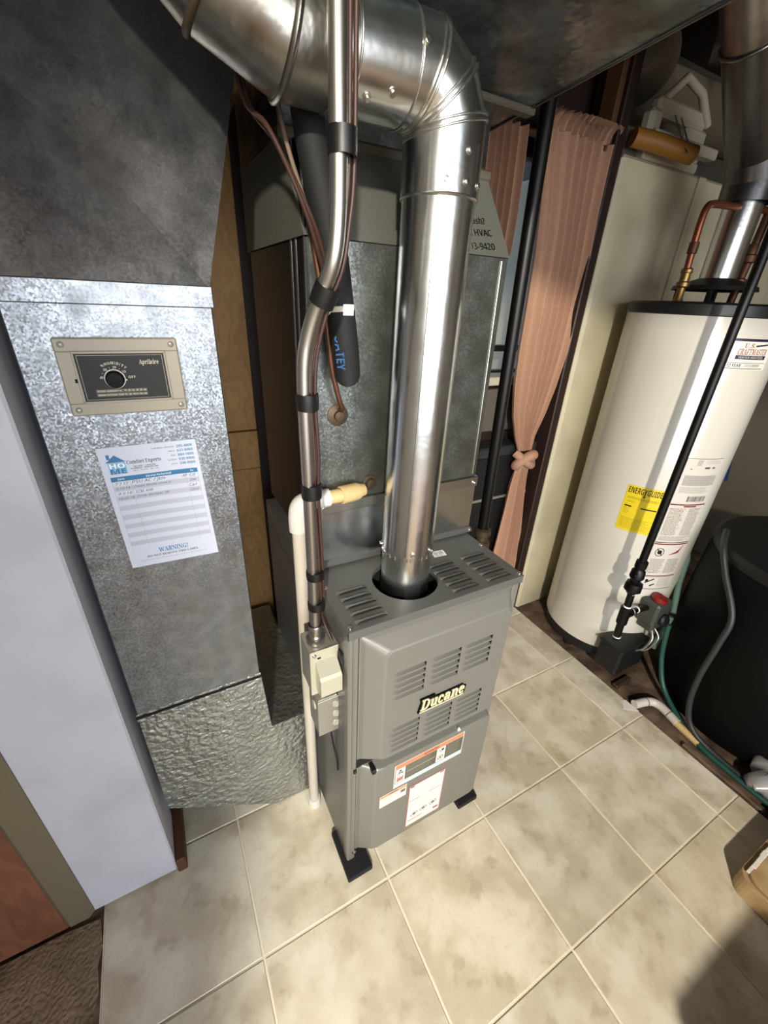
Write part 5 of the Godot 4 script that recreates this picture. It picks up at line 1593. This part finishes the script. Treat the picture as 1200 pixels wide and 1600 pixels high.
func curtain(rows: Array, folds: int, amp: float, z: float, nx := 90) -> Geo:
	# rows of [y, left x, right x, fold depth factor, z shift]
	var g := Geo.new()
	var dense := []
	for i in rows.size() - 1:
		for k in 6:
			var r := []
			for q in 5: r.append(lerpf(rows[i][q], rows[i + 1][q], smoothstep(0, 1, k / 6.0) if i == 99 else k / 6.0))
			dense.append(r)
	dense.append(rows[-1])
	var front := []; var back := []
	for r in dense:
		var a := PackedVector3Array(); var b := PackedVector3Array()
		for j in nx + 1:
			var u := float(j) / nx
			var ph := u * folds * TAU + sin(u * 9.0 + 1.3) * 1.4
			var d: float = amp * r[3] * (sin(ph) + 0.35 * sin(ph * 1.9 + r[0] * 2.0))
			var x: float = lerpf(r[1], r[2], u) + 0.25 * amp * r[3] * cos(ph)
			a.append(Vector3(x, r[0], z + r[4] + d)); b.append(Vector3(x, r[0], z + r[4] + d - 0.0016))
		front.append(a); back.append(b)
	g.sheet(front, true); g.sheet(back, false)
	return g

func build_window_side() -> void:
	# window frame, panes
	var w := Node3D.new(); w.name = "window_1"; add_child(w); w.set_meta("kind", "structure")
	var fr := Geo.new()
	for q in [[0.86, 1.135, 0.90, 1.90], [1.46, 1.135, 1.50, 1.90], [0.86, 1.86, 1.50, 1.90], [0.86, 1.135, 1.50, 1.165], [0.86, 1.24, 1.50, 1.262]]:
		fr.box(Vector3(q[0], q[1], -0.96), Vector3(q[2], q[3], -0.915), 0.003)
	part("window_frame", fr, M.black_plastic, w)
	part("pane", bx(Vector3(0.90, 1.165, -0.942), Vector3(1.46, 1.86, -0.938)), M.glass, w)
	part("window_sill", bx(Vector3(0.84, 1.128, -0.90), Vector3(1.455, 1.160, -0.80), 0.004), M.white_plastic, w)
	var ap := part("window_apron", bx(Vector3(0.84, 0.93, -0.87), Vector3(1.455, 1.105, -0.845), 0.003), M.brown_grey, w)
	# rod and curtains
	var z := -0.745
	var rod := part("curtain_rod", tb([Vector3(0.80, 1.862, z - 0.028), Vector3(1.49, 1.878, z - 0.028)], 0.009, 10), M.old_copper, self)
	tag(rod, "dark curtain rod across the window top", "curtain rod")
	var zc := z
	var lp := curtain([[1.868, 0.86, 1.105, 1.0, 0], [1.80, 0.86, 1.11, 1.0, 0], [1.66, 0.86, 1.115, 1.0, 0.0], [1.56, 0.86, 1.112, 0.95, 0.0], [1.47, 0.86, 1.075, 0.9, 0.0], [1.36, 0.86, 1.0, 0.8, 0], [1.22, 0.86, 0.955, 0.7, 0], [1.08, 0.86, 0.92, 0.6, 0]], 9, 0.014, zc, 140)
	tag(part("curtain", lp, M.curtain_cloth, self), "dusty pink curtain panel half hidden by the coil cabinet", "curtain", "window curtains")
	var t := thing("curtain", Vector3(1.35, 0.9, zc), "dusty pink curtain panel tied in a knot beside the cream wall", "curtain", "window curtains")
	var up := curtain([[1.880, 1.150, 1.482, 1.0, 0], [1.82, 1.155, 1.482, 0.9, 0], [1.70, 1.185, 1.478, 0.95, 0], [1.55, 1.200, 1.486, 1.0, 0], [1.40, 1.205, 1.490, 1.0, 0], [1.25, 1.208, 1.478, 1.0, 0], [1.13, 1.218, 1.455, 1.0, 0], [1.02, 1.240, 1.425, 0.9, 0], [0.93, 1.275, 1.390, 0.7, 0.0], [0.87, 1.297, 1.375, 0.5, 0.01]], 8, 0.012, zc + 0.006, 140)
	part("upper_cloth", up, M.curtain_cloth, t)
	var head := curtain([[1.926, 1.17, 1.462, 1.3, 0.014], [1.918, 1.155, 1.478, 2.0, 0.016], [1.900, 1.15, 1.482, 1.2, 0.004], [1.880, 1.150, 1.482, 1.0, 0.0]], 13, 0.012, zc, 140)
	part("ruffle", head, M.curtain_cloth, t)
	var low := curtain([[0.80, 1.305, 1.395, 0.5, 0.01], [0.72, 1.300, 1.412, 0.8, 0], [0.60, 1.292, 1.428, 0.9, 0], [0.45, 1.278, 1.452, 1.0, 0], [0.30, 1.262, 1.478, 1.0, 0], [0.12, 1.25, 1.49, 1.0, 0]], 4, 0.016, zc)
	part("lower_cloth", low, M.curtain_cloth, t)
	var kn := Geo.new()
	var loop := []
	for i in 9:
		var a := TAU * i / 8.0
		loop.append(Vector3(1.348 + 0.040 * cos(a), 0.825 + 0.026 * sin(a) + 0.012 * cos(a), zc + 0.022 * sin(a) + 0.015))
	kn.tube(PackedVector3Array(curve(loop, 5)), 0.021, 12, false)
	kn.tube(PackedVector3Array(curve([Vector3(1.30, 0.86, zc), Vector3(1.33, 0.83, zc + 0.035), Vector3(1.385, 0.80, zc + 0.02), Vector3(1.405, 0.805, zc)], 5)), 0.018, 10)
	part("knot", kn, M.curtain_cloth, t)
	# dark chest under the window
	var ch := thing("storage_box", Vector3(1.25, 0, -0.80), "black storage box under the window behind the knotted curtain", "box")
	part("box_body", bx(Vector3(0.95, 0.0, -0.86), Vector3(1.44, 0.84, -0.775), 0.004), M.black_plastic, ch)
	part("lid", bx(Vector3(0.94, 0.84, -0.865), Vector3(1.45, 0.885, -0.768), 0.006), M.grey_hose, ch)
	part("lower_band", bx(Vector3(0.945, 0.640, -0.862), Vector3(1.445, 0.652, -0.771), 0.002), M.zinc_box, ch)
	# greenery outside the window
	var sh := thing("garden_shrub", Vector3(1.6, 0.75, -2.2), "green leafy shrub seen in slits beside the dark pipe through the window", "shrub")
	rng.seed = 61
	var lf := Geo.new()
	for i in 900:
		var c := Vector3(1.7 + rng.randf_range(-0.9, 0.9), 0.85 + rng.randf() * 0.9, -2.3 + rng.randf_range(-0.35, 0.35))
		if c.y > 1.45 and rng.randf() < 0.6: continue
		var b := Basis.from_euler(Vector3(rng.randf_range(-1, 1), rng.randf() * TAU, rng.randf_range(-1, 1)))
		var s := rng.randf_range(0.025, 0.05)
		lf.quad(c + b * Vector3(-s * .5, 0, 0), c + b * Vector3(0, -s, 0), c + b * Vector3(s * .5, 0, 0), c + b * Vector3(0, s, 0))
	var fo := part("foliage", lf, M.leaf, sh)
	fo.set_meta("kind", "stuff")
	part("stem", tb([Vector3(1.6, 0.74, -2.3), Vector3(1.65, 1.3, -2.3)], 0.02, 8), M.joist_wood, sh)
	# boards in the gap left of the furnace
	var rows := [[1.03, 2.1, 0.0], [0.905, 1.027, 0.004], [0.15, 0.902, -0.003]]
	for q in rows:
		part("board", bx(Vector3(0.12, q[0], -0.87), Vector3(0.272, q[1], -0.845 + q[2]), 0.002), M.pine, get_node("wall_back"))

func build_right_side() -> void:
	# black barrel
	var t := thing("black_barrel", Vector3(1.945, -0.012, 0.17), "large black plastic barrel right of the water heater", "barrel")
	var at := Transform3D(Basis(), Vector3(1.945, 0, 0.17))
	part("barrel_body", lt([Vector2(0.0, -0.012), Vector2(0.325, -0.012), Vector2(0.345, 0.01), Vector2(0.352, 0.08), Vector2(0.362, 0.30), Vector2(0.362, 0.36), Vector2(0.355, 0.62), Vector2(0.345, 0.66), Vector2(0.33, 0.675)], at, 64), M.barrel_black, t)
	part("barrel_lid", lt([Vector2(0.352, 0.655), Vector2(0.356, 0.675), Vector2(0.34, 0.69), Vector2(0.10, 0.70), Vector2(0, 0.70)], at, 64), M.black_plastic, t)
	# hoses
	tag(part("garden_hose", tb(curve([Vector3(1.645, 0.31, -0.105), Vector3(1.640, 0.27, -0.10), Vector3(1.630, 0.16, -0.075), Vector3(1.612, 0.06, -0.02), Vector3(1.572, 0.012, 0.085), Vector3(1.538, 0.004, 0.18), Vector3(1.532, 0.003, 0.27), Vector3(1.530, 0.003, 0.36), Vector3(1.54, 0.003, 0.6)]), 0.0095, 12), M.green_hose, self), "green garden hose curling round the foot of the black barrel", "hose")
	tag(part("drain_hose", tb(curve([Vector3(1.74, 0.72, -0.10), Vector3(1.665, 0.695, -0.065), Vector3(1.632, 0.62, -0.015), Vector3(1.592, 0.507, 0.066), Vector3(1.572, 0.40, 0.075), Vector3(1.556, 0.25, 0.075), Vector3(1.552, 0.12, 0.09), Vector3(1.548, 0.04, 0.13), Vector3(1.552, 0.006, 0.22), Vector3(1.555, 0.003, 0.40)]), 0.010, 12), M.grey_hose, self), "dark grey hose looping down the side of the black barrel", "hose")
	# greenish overflow pipe beside the heater
	t = thing("overflow_pipe", Vector3(1.99, 0.1, -0.24), "patchy green overflow pipe running down right of the water heater", "pipe")
	part("copper_pipe", tb([Vector3(1.965, 1.24, -0.33), Vector3(1.952, 0.80, -0.28), Vector3(1.775, 0.42, -0.18), Vector3(1.70, 0.33, -0.13)], 0.011, 12), M.pale_green, t)
	part("end_pipe", tb([Vector3(1.70, 0.31, -0.13), Vector3(1.66, 0.16, -0.13)], 0.012, 10), M.pale_green, t)
	part("blue_sleeve", tb([Vector3(1.962, 0.93, -0.285), Vector3(1.950, 0.82, -0.265)], 0.026, 14), M.blue_plastic, t)
	# white drain on the slab
	t = thing("floor_drain_pipe", Vector3(1.56, 0, 0.0), "white plastic elbow pipe lying on the slab by the tile edge", "pipe")
	part("elbow_pipe", tb(curve([Vector3(1.478, 0.012, -0.042), Vector3(1.535, 0.012, -0.028), Vector3(1.560, 0.012, -0.012), Vector3(1.566, 0.012, 0.020), Vector3(1.552, 0.010, 0.085)], 6), 0.0165, 14), M.white_pvc, t)
	part("long_pipe", tb([Vector3(1.552, 0.008, 0.08), Vector3(1.545, 0.003, 0.17)], 0.0140, 12), M.pvc_tan, t)
	for q in [[Vector3(1.533, 0.012, -0.028), Vector3(1, 0, 0.25)], [Vector3(1.560, 0.011, 0.05), Vector3(-0.2, 0, 1)]]:
		part("joint_ring", ring_loop(q[0], q[1], 0.0163, 0.0016, 18), M.grey_duct, t)
	tag(part("iron_offcut", bx(Vector3(1.50, -0.012, -0.155), Vector3(1.60, 0.006, -0.130), 0.004), M.rusty_metal, self), "short rusty flat piece on the slab before the heater", "scrap")
	tag(part("wood_offcut", bx(Vector3(1.487, -0.012, 0.14), Vector3(1.508, 0.004, 0.40), 0.004), M.concrete, self), "narrow dusty strip lying along the tile edge", "strip")
	# silver bag
	var bag := Geo.new()
	rng.seed = 71
	var rows := []
	for i in 13:
		var v := float(i) / 12.0
		var row := PackedVector3Array()
		for j in 25:
			var u := TAU * j / 24.0
			var r := sin(v * PI) * 0.10 * (1.0 + 0.18 * sin(u * 5.0 + v * 4.0) + 0.10 * sin(u * 11.0 - v * 7.0))
			row.append(Vector3(1.62 + r * cos(u) * 1.1, 0.035 + 0.045 * cos(v * PI) * -1.0 + 0.006 * sin(u * 7 + v * 9), 0.375 + r * sin(u) * 0.8))
		rows.append(row)
	bag.sheet(rows, true)
	tag(part("plastic_bag", bag, M.silver_bag, self), "crumpled silvery plastic bag at the photo's right edge by the slab", "bag")
	# low tan footstool
	t = thing("footstool", Vector3(1.36, 0, 0.70), "low tan vinyl footstool with a torn edge at the lower right", "footstool")
	var st := Geo.new()
	var poly := PackedVector2Array()
	var xa := 1.172; var xb := 1.56; var za := 0.440; var zb2 := 0.95; var rad := 0.035
	for c in [[xb - rad, za + rad, -PI / 2], [xb - rad, zb2 - rad, 0.0], [xa + rad, zb2 - rad, PI / 2], [xa + rad, za + rad, PI]]:
		for i in 7:
			var a: float = c[2] + PI / 2 * i / 6.0
			poly.append(Vector2(c[0] + rad * cos(a), c[1] + rad * sin(a)))
	st.t = Transform3D(Basis(Vector3(1, 0, 0), Vector3(0, 0, 1), Vector3(0, -1, 0)), Vector3(0, 0, 0))
	st.prism(poly, -0.066, -0.004)
	part("stool_body", st, M.tan_vinyl, t)
	var tp := Geo.new(); tp.t = st.t
	var inner := PackedVector2Array()
	for p in poly: inner.append(Vector2(lerpf(p.x, 1.36, 0.05), lerpf(p.y, 0.70, 0.05)))
	tp.prism(inner, -0.074, -0.064)
	part("seat_pad", tp, M.tan_vinyl, t)
	var pp := PackedVector3Array()
	for p in inner: pp.append(Vector3(p.x, 0.0665, p.y))
	pp.append(pp[0])
	var pg := Geo.new(); pg.tube(pp, 0.0035, 8, false)
	part("piping", pg, M.carton, t)
	var torn := Geo.new()
	rng.seed = 72
	for k in 9:
		var x := 1.192 + k * 0.026
		torn.box(Vector3(x, 0.071, 0.447 + rng.randf() * 0.004), Vector3(x + 0.025, 0.0755 + rng.randf() * 0.003, 0.456 + rng.randf() * 0.006), 0.001)
	part("torn_edge", torn, M.torn_lining, t, "torn pale lining along the back edge")
	# a long chest added past the frame to shade the lower right floor
	var ct := thing("added_chest", Vector3(0.79, 0, 1.0), "long low brown chest added unseen behind the viewer to cast a shadow by the footstool", "chest")
	part("chest_body", bx(Vector3(0.48, 0.0, 0.86), Vector3(1.10, 0.44, 1.20), 0.004), M.brown_door, ct)
	part("lid", bx(Vector3(0.46, 0.44, 0.84), Vector3(1.12, 0.475, 1.22), 0.006), M.brown_door, ct)
	part("latch", bx(Vector3(0.76, 0.40, 0.852), Vector3(0.82, 0.455, 0.862), 0.003), M.brass, ct)

func build_ledge() -> void:
	# things on top of the cream wall
	tag(part("wall_post", bx(Vector3(1.435, 1.865, -0.80), Vector3(1.495, 2.45, -0.74), 0.003), M.post_wood, self), "upright brown wooden post above the curtain's right end", "post")
	var t := thing("wooden_tool", Vector3(1.62, 1.87, -0.66), "ochre wooden tool with a rounded end lying on the wall ledge", "roller")  # wooden tool with a rounded end, its use not known
	part("handle", tb(curve([Vector3(1.50, 1.902, -0.70), Vector3(1.58, 1.890, -0.66), Vector3(1.66, 1.872, -0.62), Vector3(1.69, 1.866, -0.605)], 4), 0.026, 14), M.ochre_wood, t)
	part("pale_stick", bx(Vector3(1.58, 1.905, -0.72), Vector3(1.95, 1.935, -0.68), 0.004), M.white_plastic, t)
	var r := thing("plastic_rack", Vector3(1.72, 1.868, -0.75), "dusty white plastic rack with an oblong hole on the wall ledge", "rack")
	var g := Geo.new()
	var zr := -0.74
	g.box(Vector3(1.60, 1.868, zr - 0.02), Vector3(1.92, 1.900, zr + 0.02), 0.006)
	g.box(Vector3(1.62, 1.985, zr - 0.02), Vector3(1.90, 2.035, zr + 0.02), 0.010)
	g.box(Vector3(1.585, 1.90, zr - 0.02), Vector3(1.645, 2.0, zr + 0.03), 0.014)
	g.box(Vector3(1.80, 1.895, zr - 0.02), Vector3(1.92, 1.99, zr + 0.02), 0.010)
	part("rack_frame", g, M.white_plastic, r)
	part("rack_arm", tb([Vector3(1.66, 2.03, zr), Vector3(1.72, 2.09, zr + 0.02), Vector3(1.82, 2.07, zr + 0.02), Vector3(1.90, 2.0, zr + 0.02)], 0.013, 10), M.white_plastic, r)
	for k in 2:
		var x := 1.62 + k * 0.035
		var w := part("wire_hook", tb(curve([Vector3(x + 0.06, 1.985, -0.70), Vector3(x + 0.04, 1.93, -0.655), Vector3(x + 0.02, 1.89, -0.62), Vector3(x + 0.012, 1.86, -0.59)], 4), 0.0025, 8), M.steel, self)
		tag(w, ["shiny bent wire hanging over the ochre wooden piece, left of two", "shiny bent wire hanging over the ochre wooden piece, right of two"][k], "wire", "wires on the ledge")
	tag(part("grey_carton", bx(Vector3(1.50, 1.868, -0.82), Vector3(1.59, 1.945, -0.74), 0.004), M.brown_grey, self), "small pale grey box on the ledge beside the brown post", "box")
	# fat ducts in the dark above
	t = thing("round_duct", Vector3(1.80, 2.15, -0.98), "dim grey round duct running above the wall ledge", "duct")
	part("duct_pipe", tb([Vector3(1.48, 2.13, -0.98), Vector3(2.6, 2.16, -0.98)], 0.105, 28), M.grey_duct, t)
	for x in [1.70, 1.74]: part("duct_bead", ring_loop(Vector3(x, 2.137, -0.98), Vector3.RIGHT, 0.106, 0.006), M.grey_duct, t)
	t = thing("duct_elbow", Vector3(1.62, 2.2, -0.80), "dim pale duct elbow tucked under the floor joists", "duct")
	part("elbow_pipe", tb(curve([Vector3(1.49, 2.135, -0.74), Vector3(1.58, 2.14, -0.77), Vector3(1.66, 2.14, -0.82), Vector3(1.72, 2.14, -0.90)], 5), 0.075, 24), M.grey_duct, t)
